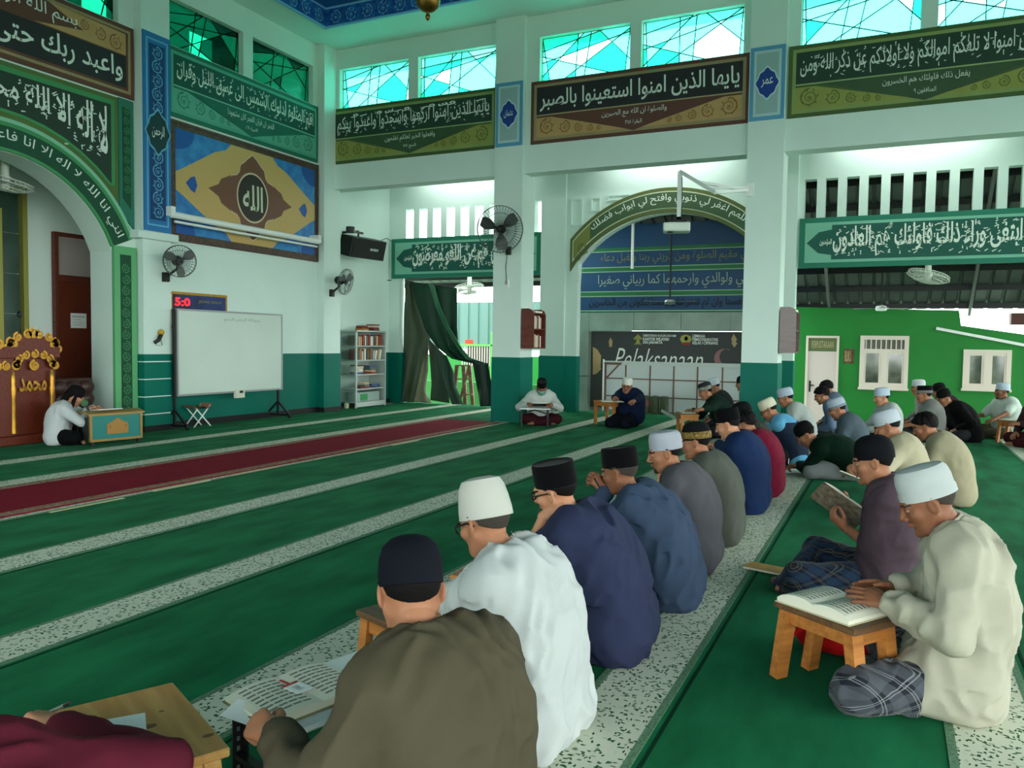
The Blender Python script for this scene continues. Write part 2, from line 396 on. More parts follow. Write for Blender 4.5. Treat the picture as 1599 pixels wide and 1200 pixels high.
# green marble panel with gold frame
g0 = P.px(38, 295)
gp = empty('marble_panel', (0, 0, 0), 'dark green marble panel in a gold frame inside the niche', 'wall panel')
frame_plate('gold_frame', P, 5.3, g0[0], .0, g0[1], .07, -.045, .06, mat('olive gold frame', (150, 146, 70), .4, metal=.3), gp)
M_MARB = mat('dark green marble', (54, 78, 66), .25, var=.35, vscale=3)
for k in range(6):
    for j in range(4):
        rplate('tile', P, 5.37+j*.535, 5.37+j*.535+.53, k*.575+.005, k*.575+.57, -.045, .02, M_MARB, gp)
frame_plate('inner_frame', P, 5.6, 7.25, .02, 3.2, .06, .02, .05, MATS['olive gold frame'], gp)

# ---- inner side wall, above the openings
b = MB()
PA, PC = (5.90, 6.45), (1.57, 2.11)
yend = -8
b.box(XI, XI+.25, yend, 10.2, 4.84, 5.92)
swin = [(9.91, 8.33), (8.12, 6.49), (5.66, 4.05), (3.86, 2.23), (1.39, -.22), (-.43, -2.02)]
ys = [10.2]+[v for q in swin for v in q]+[yend]
for i in range(0, len(ys), 2): b.box(XI, XI+.25, ys[i+1], ys[i], 5.92, 6.68)
b.box(XI, XI+.25, yend, 10.2, 6.68, ZS+1.2)
b.box(XI-.06, XI+.25, yend, 10.1, 4.36, 4.84)
struct(tag(b.build('wall_right', M_WALL), 'pale upper side wall carried by the pillars', 'wall'))
M_COR = M_WALL
struct(tag(boxo('ceiling_corridor', M_COR, XI+.25, 15.75, yend, 10.6, 5.15, 5.3), 'ceiling of the side corridor', 'ceiling'))
PIL = [('pillar with the large black fan and wooden shelf', PA), ('pillar beside the projector bracket', PC), ('pillar outside the right frame edge', (-2.76, -2.22))]
for lab, (y0, y1) in PIL:
    p = struct(tag(boxo('pillar', M_WALL, 12.83, 13.36, y0, y1, 0, ZS), lab, 'pillar'))
    boxo('wainscot', M_TEAL, 12.822, 13.368, y0-.008, y1+.008, 0, 1.15, p)
    # outer pillars behind
# ---- outer wall with slots
b = MB(); y1o, y0o = 10.16, 6.65
b.box(XO, XO+.2, y1o, 10.7, 0, 5.2)
b.box(XO-.06, XO+.2, 6.12, 6.66, 0, 5.2)          # outer pier B
b.box(XO-.06, XO+.2, 1.62, 1.9, 0, 5.2)           # pier D
def slotted(b, ya, yb, zlo, z0, z1, pitch=.35, hole=.205):
    b.box(XO, XO+.2, yb, ya, zlo, z0); b.box(XO, XO+.2, yb, ya, z1, 5.2)
    y = ya
    while y > yb:
        b.box(XO, XO+.2, max(y-(pitch-hole), yb), y, z0, z1); y -= pitch
slotted(b, 10.16, 6.66, 2.86, 3.72, 4.38, .352, .2); slotted(b, 1.66, -8, 2.86, 3.72, 4.42)
# bay 2: arch wall
AO = (-4.04, 1.85, 2.6); AI = (-3.98, 1.62, 2.345)
pts = []
for k in range(31):
    a = PI*(.985-.97*k/30); pts.append((AI[0]+AI[2]*math.cos(a), AI[1]+AI[2]*math.sin(a)))
pts = [p for p in pts if -5.86 <= p[0] <= -2.08]
poly = [(-6.14, 2.6), (-5.86, 2.6)]+pts+[(-2.08, 2.6), (-1.88, 2.6), (-1.88, 5.2), (-6.14, 5.2)]
b.prism(poly, lambda u, v: (XO, -u, v), lambda u, v: (XO+.2, -u, v))
b.box(XO, XO+.2, 5.86, 6.14, 0, 2.6); b.box(XO, XO+.2, 1.88, 2.08, 0, 2.6)
wo = struct(tag(b.build('wall_outer', M_WALL), 'outer side wall with narrow ventilation slots', 'wall'))
b = MB(); b.box(XO-.008, XO, 10.16, 10.46, 0, 1.15); b.box(XO-.068, XO+.2, 6.112, 6.668, 0, 1.15); b.box(XO-.068, XO+.2, 1.612, 1.908, 0, 1.15); b.box(XO-.008, XO+.21, 5.852, 6.13, 0, 1.15); b.box(XO-.008, XO+.2, 10.152, 10.16, 0, 1.15)
b.build('wainscot', M_TEAL, wo)
# shallow recessed frames beside the arch
for (xa, xb, ya, yb) in ((892, 910, 311, 352), (923, 938, 309, 330), (949, 985, 305, 312)):
    pl = PX(XO); u0, v1 = pl.px(xa, ya); u1, v0 = pl.px(xb, yb); frame_plate('recess_frame', pl, u0, u1, v0, v1, .03, 0, .03, M_WALL, wo)
rplate('arch_block', PX(XO), -5.97, -5.8, 2.68, 2.86, 0, .08, M_WALL, wo)
# tube lamps on the corridor ceiling washing the outer wall
for k, (yc, lab) in enumerate(((8.4, 'tube lamp in the corridor above the draped cloth'), (4.0, 'tube lamp in the corridor above the side arch'), (-.2, 'tube lamp in the corridor above the yard opening'))):
    tl = empty('tube_lamp', (15.0, yc, 5.08), lab, 'lamp', 'corridor tube lamps')
    boxo('housing', M_WHITE, -.05, .05, -.65, .65, .03, .07, tl); MB().tube([(0, -.6, 0), (0, .6, 0)], .018, 10).build('tube', mat('lit tube', (255, 255, 250), .5, emit=6.), tl)
    for y in (-.6, .6): boxo('socket', M_WHITE, -.02, .02, y-.02, y+.02, -.02, .03, tl)
    la = bpy.data.lights.new('tube_light', 'AREA'); la.shape = 'RECTANGLE'; la.size = .08; la.size_y = 2.4; la.energy = 9; la.color = (.95, 1, .97)
    lo_ = bpy.data.objects.new('tube_light', la); COL.objects.link(lo_); lo_.parent = tl; lo_.location = (0.0, 0, -.03); lo_.rotation_euler = (0, math.radians(-40), 0)
# ---- soffit and blue ceiling
b = MB(); cx1, cy1 = 11.93, 9.45
b.box(cx1, 13.0, -8, 10.2, ZS, ZS+.12); b.box(-8, cx1, cy1, 10.2, ZS, ZS+.12); b.box(-8, cx1, -8, -5, ZS, ZS+.12); b.box(-8, -4, -5, cy1, ZS, ZS+.12)
struct(tag(b.build('ceiling', M_WALL), 'pale ceiling ledge around the blue ceiling', 'ceiling'))
M_BLUEC = mat('blue ceiling paint', (28, 96, 160), .5, var=.15, vscale=1.)
M_BLUEB = mat('blue floral band', (34, 120, 196), .5, var=.8, vscale=9, col2=(16, 62, 140))
M_LTB = mat('light blue line', (130, 196, 232), .5)
b = MB(); b.box(-4, cx1, -5, cy1, 8.0, 8.1); b.box(cx1, cx1+.1, -5, cy1+.1, ZS+.12, 8.0); b.box(-4, cx1, cy1, cy1+.1, ZS+.12, 8.0); b.box(-4.1, -4, -5, cy1, ZS+.12, 8.0); b.box(-4, cx1, -5.1, -5, ZS+.12, 8.0)
ce = struct(tag(b.build('ceiling', M_BLUEC), 'deep blue recessed ceiling', 'ceiling'))
b = MB(); b.box(cx1-.03, cx1+.001, -5, cy1, ZS-.02, ZS+.30); b.box(-4, cx1, cy1-.03, cy1+.001, ZS-.02, ZS+.30); b.build('floral_band', M_BLUEB, ce)
b = MB()
for z in (ZS-.03, ZS+.30): b.box(cx1-.045, cx1+.001, -5, cy1, z, z+.03); b.box(-4, cx1, cy1-.045, cy1+.001, z, z+.03)
b.build('band_line', M_LTB, ce)
# scrolls on the blue band
pb = PX(cx1-.03); sp = [(-9.2+k*.34, ZS+.14, .12, 1 if k % 2 else -1) for k in range(26)]
scroll('band_scroll', pb, sp, .004, M_LTB, ce, .006)
pb2 = PY(cy1-.03); sp = [(11.7-k*.34, ZS+.14, .12, 1 if k % 2 else -1) for k in range(14)]
scroll('band_scroll', pb2, sp, .004, M_LTB, ce, .006)
# roof above everything: keeps the hall shaded
struct(tag(boxo('roof', mat('roof slab', (120, 120, 118), .8), -9, 13.2, -9, 10.6, 8.3, 8.4), 'roof slab above the hall', 'roof'))
struct(tag(boxo('eave', mat('eave underside', (200, 208, 200), .8), 13.2, 13.95, -8, 11.5, 6.86, 7.0), 'eave outside the coloured side windows', 'eave'))
# rear and right sides, out of view: upper walls on pillars, open below like the side in view
b = MB(); b.box(-8.2, -8, -8, 10.4, 4.36, 8.3); b.box(-8, 13.2, -8.2, -8, 4.36, 8.3)
for y in (-8, -3.5, 1, 5.5, 9.9): b.box(-8.4, -7.9, y-.27, y+.27, 0, 4.4)
for x in (-4, 0.5, 5, 9.5, 13): b.box(x-.27, x+.27, -8.4, -7.9, 0, 4.4)
struct(tag(b.build('wall_back', M_WALL), 'rear and right side walls behind the photographer', 'wall'))

# ---- coloured windows
def glass(key, c, tr=.75):
    m = bpy.data.materials.new(key); m.use_nodes = True; N, L = m.node_tree.nodes, m.node_tree.links; N.clear()
    o = N.new('ShaderNodeOutputMaterial'); a = N.new('ShaderNodeBsdfTransparent'); t = N.new('ShaderNodeBsdfTranslucent'); g = N.new('ShaderNodeBsdfGlossy')
    a.inputs[0].default_value = srgb(c); t.inputs[0].default_value = srgb(c); g.inputs['Roughness'].default_value = .1
    mx = N.new('ShaderNodeMixShader'); mx.inputs[0].default_value = 1-tr; L.new(a.outputs[0], mx.inputs[1]); L.new(t.outputs[0], mx.inputs[2])
    m2 = N.new('ShaderNodeMixShader'); m2.inputs[0].default_value = .04; L.new(mx.outputs[0], m2.inputs[1]); L.new(g.outputs[0], m2.inputs[2]); L.new(m2.outputs[0], o.inputs[0])
    MATS[key] = m; return m
G_AQUA = [glass('aqua window glass', (150, 238, 226)), glass('pale aqua window glass', (190, 244, 236)), glass('sea green window glass', (90, 226, 200))]
G_DARK = [glass('deep green window glass', (70, 190, 160)), glass('bottle green window glass', (20, 116, 96)), glass('green grey window glass', (60, 140, 122))]
G_CLEAR = glass('clear glass', (235, 245, 242), .95)
M_LEAD = mat('black window lead', (12, 16, 16), .5)
def split(polys, p, q):
    out = []; nx, ny = -(q[1]-p[1]), q[0]-p[0]
    for po in polys:
        A, B = [], []
        for i, a in enumerate(po):
            c = po[(i+1) % len(po)]; da = (a[0]-p[0])*nx+(a[1]-p[1])*ny; dc = (c[0]-p[0])*nx+(c[1]-p[1])*ny
            (A if da >= 0 else B).append(a)
            if da*dc < 0:
                t = da/(da-dc); m_ = (a[0]+(c[0]-a[0])*t, a[1]+(c[1]-a[1])*t); A.append(m_); B.append(m_)
        for s in (A, B):
            if len(s) > 2:
                ar = abs(sum(s[i][0]*s[(i+1) % len(s)][1]-s[(i+1) % len(s)][0]*s[i][1] for i in range(len(s))))/2
                if ar > 1.5e-3: out.append(s)
    return out
WN = [0]
def stained(pl, u0, u1, v0, v1, label, mats, seed, depth=-.12):
    rnd = random.Random(seed); WN[0] += 1
    wd = struct(tag(empty('window_%d' % WN[0]), label, 'window'))
    wu, wv = u1-u0, v1-v0
    L_ = [((.06, 0), (.03, 1)), ((.36, 0), (.40, 1)), ((.55, 1), (.47, 0)), ((.93, 0), (.97, 1)), ((0, .72), (.3, .86)), ((.3, .62), (1, .9)),
          ((0, .1), (.45, .95)), ((.2, 0), (.8, .75)), ((.62, 1), (1, .25)), ((.08, .5), (.6, .12))]
    polys = [rect(0, 1, 0, 1)]
    lines = []
    for a, c in L_:
        j = lambda p: (p[0]+rnd.uniform(-.03, .03), p[1]+rnd.uniform(-.05, .05)); a, c = j(a), j(c); lines.append((a, c)); polys = split(polys, a, c)
    lead = MB(); g = .004
    for k, po in enumerate(polys):
        P3 = [(u0+x*wu, v0+y*wv) for x, y in po]; cx = sum(p[0] for p in P3)/len(P3); cy = sum(p[1] for p in P3)/len(P3)
        sh = []
        for x, y in P3:
            l = math.hypot(x-cx, y-cy) or 1; sh.append((x+(cx-x)/l*g, y+(cy-y)/l*g))
        plate('pane', pl, sh, depth, depth+.006, mats[0 if rnd.random() < .72 else rnd.randrange(len(mats))], wd)
        for i in range(len(P3)):
            a, c = P3[i], P3[(i+1) % len(P3)]; lead.bar(pl.w(a[0], a[1], depth+.003), pl.w(c[0], c[1], depth+.003), .013, .013)
    lead.build('lead_came', M_LEAD, wd)
    return wd
pi = PX(XI)
wl = ['left window of the pair above the first green sign', 'right window of the pair above the first green sign', 'left window of the pair above the brown side sign', 'right window of the pair above the brown side sign',
      'left window of the pair above the far right green sign', 'right window of the pair above the far right green sign']
for k, (a, c) in enumerate(swin): stained(pi, -a, -c, 5.92, 6.68, 'bright aqua leaded '+wl[k], G_AQUA, k)
pq = PY(YQ)
ql = ['leaded green window above the brown sign over the arch', 'dark green leaded window left above the teal sign', 'dark green leaded window right above the teal sign']
for k, (a, c) in enumerate(qwin): stained(pq, a, c, WZ0, WZ1, ql[k], G_DARK, 20+k)
# neighbouring wall outside the front windows, with a gap of daylight
b = MB(); g1 = onY(296, 112, 11.9); g2 = onY(343, 62, 11.9); g3 = onY(128, 48, 11.9); g4 = onY(190, -12, 11.9)
b.box(-8, g3[0], 11.9, 12.1, 0, 12); b.box(g4[0], g1[0], 11.9, 12.1, 0, 12); b.box(g2[0], 14.6, 11.9, 12.1, 0, 12); b.box(g1[0], g2[0], 11.9, 12.1, 0, g1[2]); b.box(g1[0], g2[0], 11.9, 12.1, g2[2], 12); b.box(g3[0], g4[0], 11.9, 12.1, 0, g3[2]); b.box(g3[0], g4[0], 11.9, 12.1, g4[2], 12)
struct(tag(b.build('wall_neighbour', mat('dark neighbour wall', (96, 110, 104), .8)), 'neighbouring wall outside the green leaded windows', 'wall'))
# ================================================================== SIGNS AND PAINTED PANELS
def inset(u0, u1, v0, v1, t): return (u0+t, u1-t, v0+t, v1-t)
def verse_sign(pl, u0, u1, v0, v1, label, cols, main, sub, ref, kufi=False, second=None, d0=0.):
    """framed board: text field on top, pointed field with small text and two scroll triangles below"""
    t = empty('calligraphy_sign', (0, 0, 0), label, 'sign', 'calligraphy signs')
    C = [mat('sign paint '+'-'.join(map(str, c)), c, .6, var=.12, vscale=3) for c in cols]
    rplate('outer_frame', pl, u0, u1, v0, v1, d0, d0+.03, C[0], t)
    frame_plate('inner_frame', pl, *inset(u0, u1, v0, v1, .06), .05, d0+.03, d0+.036, C[1], t)
    a0, a1, b0, b1 = inset(u0, u1, v0, v1, .11); vm = b0+(b1-b0)*.45; um = (a0+a1)/2
    rplate('text_field', pl, a0, a1, vm, b1, d0+.03, d0+.038, C[2], t)
    rplate('field_line', pl, a0, a1, vm-.02, vm, d0+.03, d0+.0395, C[5], t)
    plate('pointed_field', pl, [(a0+.35, vm-.02), (a1-.35, vm-.02), (um, b0-.04)], d0+.03, d0+.037, C[3], t)
    for s, pts in ((1, [(a0, b0), (um-.12, b0), (a0+.28, vm-.05), (a0, vm-.05)]), (-1, [(um+.12, b0), (a1, b0), (a1, vm-.05), (a1-.28, vm-.05)])):
        plate('scroll_field', pl, pts, d0+.03, d0+.036, C[4], t)
        h = vm-b0; e = a0 if s > 0 else a1; pp = [(e+s*.2, b0+h*.45, h*.36, s), (e+s*.52, b0+h*.36, h*.28, -s), (e+s*.78, b0+h*.27, h*.2, s), (e+s*.98, b0+h*.2, h*.15, -s), (e+s*1.14, b0+h*.16, h*.11, s)]
        scroll('scroll_ornament', pl, pp, d0+.0375, C[6], t, .01)
    ex = None
    if second: ex = [(second, fit(pl, a0+.2, a1-.15, vm+(b1-vm)*.35, b1-.03, d0+.0405))]
    lettering('verse', main, fit(pl, a0+.06, a1-.05, vm+.05, b1-.06, d0+.041), M_INK, t, True, .012 if kufi else .006, 0., ex)
    if not kufi: marks(pl, a0+.08, a1-.08, vm+.05, b1-.05, d0+.0405, 110, .045, M_INK, t, int(abs(u0)*10))
    h = vm-b0
    lettering('small_verse', sub, fit(pl, um-.55, um+.55, vm-h*.5, vm-.06, d0+.0385), M_INK, t)
    lettering('reference', ref, fit(pl, um-.14, um+.14, b0+h*.14, b0+h*.36, d0+.0385), M_INK, t)
    return t
GREENS = [(72, 96, 50), (138, 156, 92), (34, 62, 48), (58, 86, 56), (146, 152, 76), (150, 176, 120), (92, 106, 44)]
BROWNS = [(98, 62, 48), (156, 138, 100), (36, 38, 40), (98, 60, 48), (188, 152, 98), (172, 160, 120), (142, 92, 52)]
TEALS = [(22, 112, 90), (84, 168, 142), (14, 82, 70), (26, 104, 86), (96, 176, 152), (130, 196, 172), (36, 122, 100)]
verse_sign(pi, -10.1, -6.45, 4.85, 5.92, 'olive green calligraphy sign left of the fan pillar under aqua windows', GREENS, 'يايها الذين امنوا اركعوا واسجدوا واعبدوا ربكم', 'وافعلوا الخير لعلكم تفلحون', 'الحج ٧٧', second='َ ِ  ُ ّ ْ َ ِ ُ َ ّ ْ  َ ُ ِ')
verse_sign(pi, -5.8, -2.11, 4.85, 5.92, 'brown calligraphy sign with black field between the two pillars', BROWNS, 'يايها الذين امنوا استعينوا بالصبر', 'والصلوة ان الله مع الصبرين', 'البقرة ١٥٣', True)
verse_sign(pi, -1.55, 2.15, 4.85, 5.92, 'olive green calligraphy sign cut by the right frame edge', GREENS, 'يايها الذين امنوا لا تلهكم اموالكم ولا اولادكم عن ذكر الله ومن', 'يفعل ذلك فاولئك هم الخسرون', 'المنافقون ٩')
verse_sign(pq, 9.0, 12.56, 4.82, 5.88, 'teal calligraphy sign above the framed painting', TEALS, 'اقم الصلوة لدلوك الشمس الى غسق الليل وقران', 'الفجر ان قران الفجر كان مشهودا', 'الاسراء ٧٨')
# brown sign above the arch
t = empty('calligraphy_sign', (0, 0, 0), 'brown calligraphy sign above the big front arch', 'sign', 'calligraphy signs')
C = [mat('sign paint '+'-'.join(map(str, c)), c, .6, var=.12, vscale=3) for c in BROWNS]
u0, u1, v0, v1 = 4.5, 8.4, 4.86, 5.88
rplate('outer_frame', pq, u0, u1, v0, v1, 0, .03, C[0], t); frame_plate('inner_frame', pq, *inset(u0, u1, v0, v1, .06), .04, .03, .036, C[1], t)
rplate('text_field', pq, u0+.12, u1-.14, v0+.14, v0+.58, .03, .038, C[2], t)
lettering('verse', 'واعبد ربك حتى ياتيك اليقين', fit(pq, u0+.2, u1-.2, v0+.19, v0+.55, .041), M_INK, t, True, .012)
plate('scroll_field', pq, [(6.9, v0+.6), (u1-.14, v0+.6), (u1-.14, v1-.12), (7.1, v1-.1), (7.6, v0+.72)], .03, .037, C[4], t)
plate('scroll_field', pq, [(6.0, v0+.6), (u0+.14, v0+.6), (u0+.14, v1-.12), (5.8, v1-.1), (5.3, v0+.72)], .03, .037, C[4], t)
scroll('scroll_ornament', pq, [(8.1, v0+.73, .11, 1), (7.85, v0+.76, .09, -1), (7.62, v0+.8, .07, 1), (4.8, v0+.73, .11, -1), (5.05, v0+.76, .09, 1)], .0385, C[6], t, .01)
lettering('small_verse', 'بسم الله الرحمن الرحيم', fit(pq, 5.5, 7.5, v0+.66, v1-.12, .0375), M_INK, t)
# green arch surround
ar = empty('arch_surround', (0, 0, 0), 'green painted arch surround with two bands of calligraphy', 'arch')
mg = [mat('arch deep green', (10, 74, 48), .6, var=.2, vscale=2), mat('arch mid green', (60, 140, 84), .6), mat('arch olive', (84, 110, 52), .6, var=.2, vscale=2), mat('arch black green', (30, 52, 40), .6), mat('arch teal', (34, 116, 94), .6, var=.1, vscale=2), mat('arch pale line', (130, 190, 160), .6)]
def arcband(name, pl, cx, cz, r0, r1, a0, a1, d0, d1, m, parent, n=36):
    P = []; 
    for k in range(n+1): a = a0+(a1-a0)*k/n; P.append((cx+r1*math.cos(a), cz+r1*math.sin(a)))
    for k in range(n, -1, -1): a = a0+(a1-a0)*k/n; P.append((cx+r0*math.cos(a), cz+r0*math.sin(a)))
    b = MB(); N_ = n+1
    vs = [pl.w(u, v, d0) for u, v in P]+[pl.w(u, v, d1) for u, v in P]; q = 2*N_
    fs = []
    for k in range(n): fs.append((q+k, q+k+1, q+2*N_-2-k, q+2*N_-1-k))
    fs += [(i, (i+1) % q, q+(i+1) % q, q+i) for i in range(q)]
    b.add(vs, fs); return b.build(name, m, parent)
e0 = math.radians(23)
arcband('arch_band', pq, AC[0], AC[1], 1.68, 2.04, e0, PI-e0, 0, .03, mg[1], ar)
arcband('text_band', pq, AC[0], AC[1], 1.72, 1.99, e0, PI-e0, .03, .036, mg[0], ar)
arcband('band_line', pq, AC[0], AC[1], 2.04, 2.09, e0, PI-e0, 0, .04, mg[5], ar)
def arcfit(pl, cx, cz, r0, r1, a0, a1, d):
    def f(a, c):
        an = a0+(a1-a0)*a; r = r0+(r1-r0)*c; return pl.w(cx+r*math.cos(an), cz+r*math.sin(an), d)
    return f
lettering('arch_verse', 'انني انا الله لا اله الا انا فاعبدني واقم الصلوة لذكري', arcfit(pq, AC[0], AC[1], 1.76, 1.95, PI-.45, .45, .038), M_INK, ar, True, .004)
# spandrel field above the arch: olive frame and dark field
def spandrel(name, r, x1, z1, d0, d1, m):
    pts = [(x1, z1)]
    st = []
    for k in range(25):
        a = PI*k/24; x = AC[0]+r*math.cos(a); z = AC[1]+r*math.sin(a)
        st.append((x, z))
    xr = 2*AC[0]-x1
    st = [(x, z) for x, z in st if xr < x < x1 and z < z1]
    if not st: return
    poly = [(x1, z1)]+[(x1, st[0][1])]+st+[(xr, st[-1][1]), (xr, z1)]
    plate(name, pq, poly[::-1], d0, d1, m, ar)
spandrel('spandrel_frame', 2.09, 8.13, 4.83, 0, .02, mg[2])
spandrel('spandrel_line', 2.16, 8.07, 4.77, .02, .026, mg[1])
spandrel('spandrel_field', 2.2, 8.01, 4.7, .026, .03, mg[3])
def spanfit(a, c):
    u = 4.97+2.98*a; lo_ = AC[1]+math.sqrt(max(2.27**2-(u-AC[0])**2, 0)); return pq.w(u, lo_+(4.66-lo_)*c, .033)
lettering('shahada', 'لا اله الا الله محمد رسول الله', spanfit, M_INK, ar, True, .014)
marks(pq, 6.5, 7.95, 4.25, 4.62, .0325, 60, .06, M_INK, ar, 5); marks(pq, 7.3, 7.95, 3.95, 4.25, .0325, 22, .06, M_INK, ar, 6)
for s in (1, -1):
    f = lambda x: AC[0]+s*(x-AC[0])
    pts = [(f(8.14), 3.24), (f(8.39), 2.98), (f(8.39), 4.84), (f(8.14), 4.84)]; plate('side_strip', pq, pts if s > 0 else pts[::-1], 0, .024, mg[4], ar)
    pts = [(f(8.2), 3.42), (f(8.33), 3.28), (f(8.33), 4.72), (f(8.2), 4.72)]; plate('side_ornament', pq, pts if s > 0 else pts[::-1], .024, .03, mg[0], ar)
    scroll('side_scroll', pq, [(f(8.265), 3.55+k*.14, .055, 1 if k % 2 else -1) for k in range(9)], .032, mg[1], ar, .006)
    a, c = sorted((f(8.02), f(8.4)))
    cb = rplate('column', pq, a, c, 0.004, 2.72, 0, .05, mat('arch column green', (92, 168, 112), .5), ar)
    a, c = sorted((f(8.12), f(8.30))); rplate('column_field', pq, a, c, .2, 2.6, .05, .056, mg[0], ar)
    scroll('column_scroll', pq, [(f(8.21), .32+k*.16, .07, 1 if k % 2 else -1) for k in range(14)], .058, mg[1], ar, .008)
# blue strip on the pilaster
pp = PY(9.99)
t = empty('blue_strip', (0, 0, 0), 'tall blue ornament strip with a medallion on the pilaster', 'sign')
bl = [mat('strip blue', (36, 112, 172), .6), mat('strip navy', (12, 58, 110), .6), mat('strip light blue', (96, 170, 204), .6), mat('medallion black green', (10, 52, 56), .6)]
rplate('board', pp, 8.43, 8.92, 2.99, 5.88, 0, .02, bl[0], t); frame_plate('frame', pp, 8.48, 8.87, 3.07, 5.8, .025, .02, .026, bl[2], t)
rplate('field', pp, 8.54, 8.81, 3.16, 5.72, .02, .028, bl[1], t)
scroll('strip_scroll', pp, [(8.675, 3.28+k*.2, .1, 1 if k % 2 else -1) for k in range(5)]+[(8.675, 4.8+k*.2, .1, 1 if k % 2 else -1) for k in range(5)], .03, bl[2], t, .01)
def medallion(pl, u, v, ru, rv, d, m1, m2, txt, parent):
    def P(k): 
        return [(u+(ru*k)*math.cos(a)*(1-.13*abs(math.sin(2*a))+.05*math.cos(8*a)), v+(rv*k)*math.sin(a)*(1-.13*abs(math.sin(2*a))+.05*math.cos(8*a))) for a in [2*PI*i/32 for i in range(32)]]
    plate('medallion_rim', pl, P(1.12), d, d+.006, m2, parent); plate('medallion', pl, P(1.), d+.006, d+.01, m1, parent)
    lettering('medallion_text', txt, fit(pl, u-ru*.55, u+ru*.55, v-rv*.3, v+rv*.35, d+.012), M_INK, parent, True, .004)
medallion(pp, 8.675, 4.45, .2, .3, .03, bl[3], bl[2], 'الرحمن', t)
# blue panels on the pillars
for (y0, y1), txt, lab in ((PA, 'عثمان', 'pale blue panel with a medallion on the fan pillar'), (PC, 'عمر', 'pale blue panel with a medallion on the projector pillar'), ((-2.76, -2.22), 'علي', 'pale blue panel with a medallion on the pillar past the right edge')):
    pl = PX(12.83); t = empty('pillar_panel', (0, 0, 0), lab, 'sign', 'blue pillar panels')
    rplate('board', pl, -y1+.015, -y0-.015, 4.84, 5.94, 0, .012, mat('panel edge blue', (84, 152, 190), .6), t)
    rplate('field', pl, -y1+.07, -y0-.07, 4.9, 5.88, .012, .016, mat('panel pale line', (176, 206, 206), .6), t)
    rplate('centre', pl, -y1+.11, -y0-.11, 4.94, 5.84, .016, .02, mat('panel grey mint', (148, 180, 178), .6), t)
    medallion(pl, -(y0+y1)/2, 5.39, .16, .22, .02, mat('medallion blue', (20, 62, 140), .6), mat('medallion pale', (190, 214, 220), .6), txt, t)
# framed painting
t = empty('framed_painting', (0, 0, 0), 'large framed painting with a tan diamond on blue and a round emblem', 'painting')
u0, u1, v0, v1 = 9.0, 12.55, 2.92, 4.77
fr = mat('carved brown frame', (96, 72, 58), .5, var=.6, vscale=26, col2=(58, 44, 40), bump=.5, bscale=30)
rplate('frame', pq, u0, u1, v0, v1, 0, .05, fr, t); frame_plate('frame_line', pq, u0+.015, u1-.015, v0+.015, v1-.015, .03, .05, .065, fr, t)
a0, a1, b0, b1 = inset(u0, u1, v0, v1, .12); uc, vc = (a0+a1)/2, (b0+b1)/2
rplate('blue_ground', pq, a0, a1, b0, b1, .05, .053, mat('painting blue', (58, 140, 200), .5, var=.25, vscale=7, col2=(40, 108, 176)), t)
plate('diamond', pq, [(a0, vc+.14), (a0+.12, vc+.2), (uc-.85, b1-.2), (uc-.62, b1-.12), (uc-.5, b1), (uc+.5, b1), (uc+.62, b1-.12), (uc+.85, b1-.2), (a1-.12, vc+.2), (a1, vc+.14), (a1, vc-.14), (a1-.12, vc-.2), (uc+.85, b0+.2), (uc+.62, b0+.12), (uc+.5, b0), (uc-.5, b0), (uc-.62, b0+.12), (uc-.85, b0+.2), (a0+.12, vc-.2), (a0, vc-.14)], .053, .056, mat('painting tan', (196, 164, 100), .5), t)
br = mat('painting brown', (112, 72, 54), .5); pale = mat('painting pale line', (206, 190, 160), .5)
def lozenge(k): 
    P = []
    for a in range(0, 360, 10):
        r = .62+.09*math.cos(math.radians(4*a))+.03*math.cos(math.radians(12*a)); P.append((uc+r*k*math.cos(math.radians(a))*.92, vc+r*k*math.sin(math.radians(a))*.98))
    return P
plate('lozenge_line', pq, lozenge(1.03), .056, .058, pale, t); plate('lozenge', pq, lozenge(1.), .058, .06, br, t)
for s in (1, -1):
    pts = [(uc+s*.5, vc+.3), (uc+s*.72, vc+.2), (uc+s*.78, vc+.1), (uc+s*1.0, vc), (uc+s*.78, vc-.1), (uc+s*.72, vc-.2), (uc+s*.5, vc-.3)]
    plate('lozenge_tip', pq, pts, .056, .0585, br, t)
    k = uc+s*1.33; plate('blue_finial', pq, [(k-.13, vc), (k-.03, vc+.1), (k+.05, vc+.13), (k+.1, vc), (k+.05, vc-.13), (k-.03, vc-.1)], .056, .059, mat('painting deep blue', (24, 84, 160), .5), t)
    for q in (1, -1):
        plate('corner_fan', pq, [(a0 if s < 0 else a1, (b0 if q < 0 else b1)-q*.32*abs(math.cos(an))) if i == 0 else ((a0 if s < 0 else a1)-s*.38*math.sin(an), (b0 if q < 0 else b1)-q*.32*math.cos(an)) for i, an in enumerate([x*PI/16 for x in range(9)])]+[(a0 if s < 0 else a1, b0 if q < 0 else b1)], .053, .0555, MATS['painting deep blue'], t)
plate('emblem_rim', pq, [(uc+.38*math.cos(2*PI*i/40), vc+.43*math.sin(2*PI*i/40)) for i in range(40)], .06, .062, pale, t)
plate('emblem_disc', pq, [(uc+.35*math.cos(2*PI*i/40), vc+.40*math.sin(2*PI*i/40)) for i in range(40)], .062, .064, mat('emblem black brown', (44, 36, 32), .5), t)
lettering('emblem_text', 'الله', fit(pq, uc-.24, uc+.24, vc-.22, vc+.22, .066), mat('emblem lettering', (196, 208, 180), .6), t, True, .02)
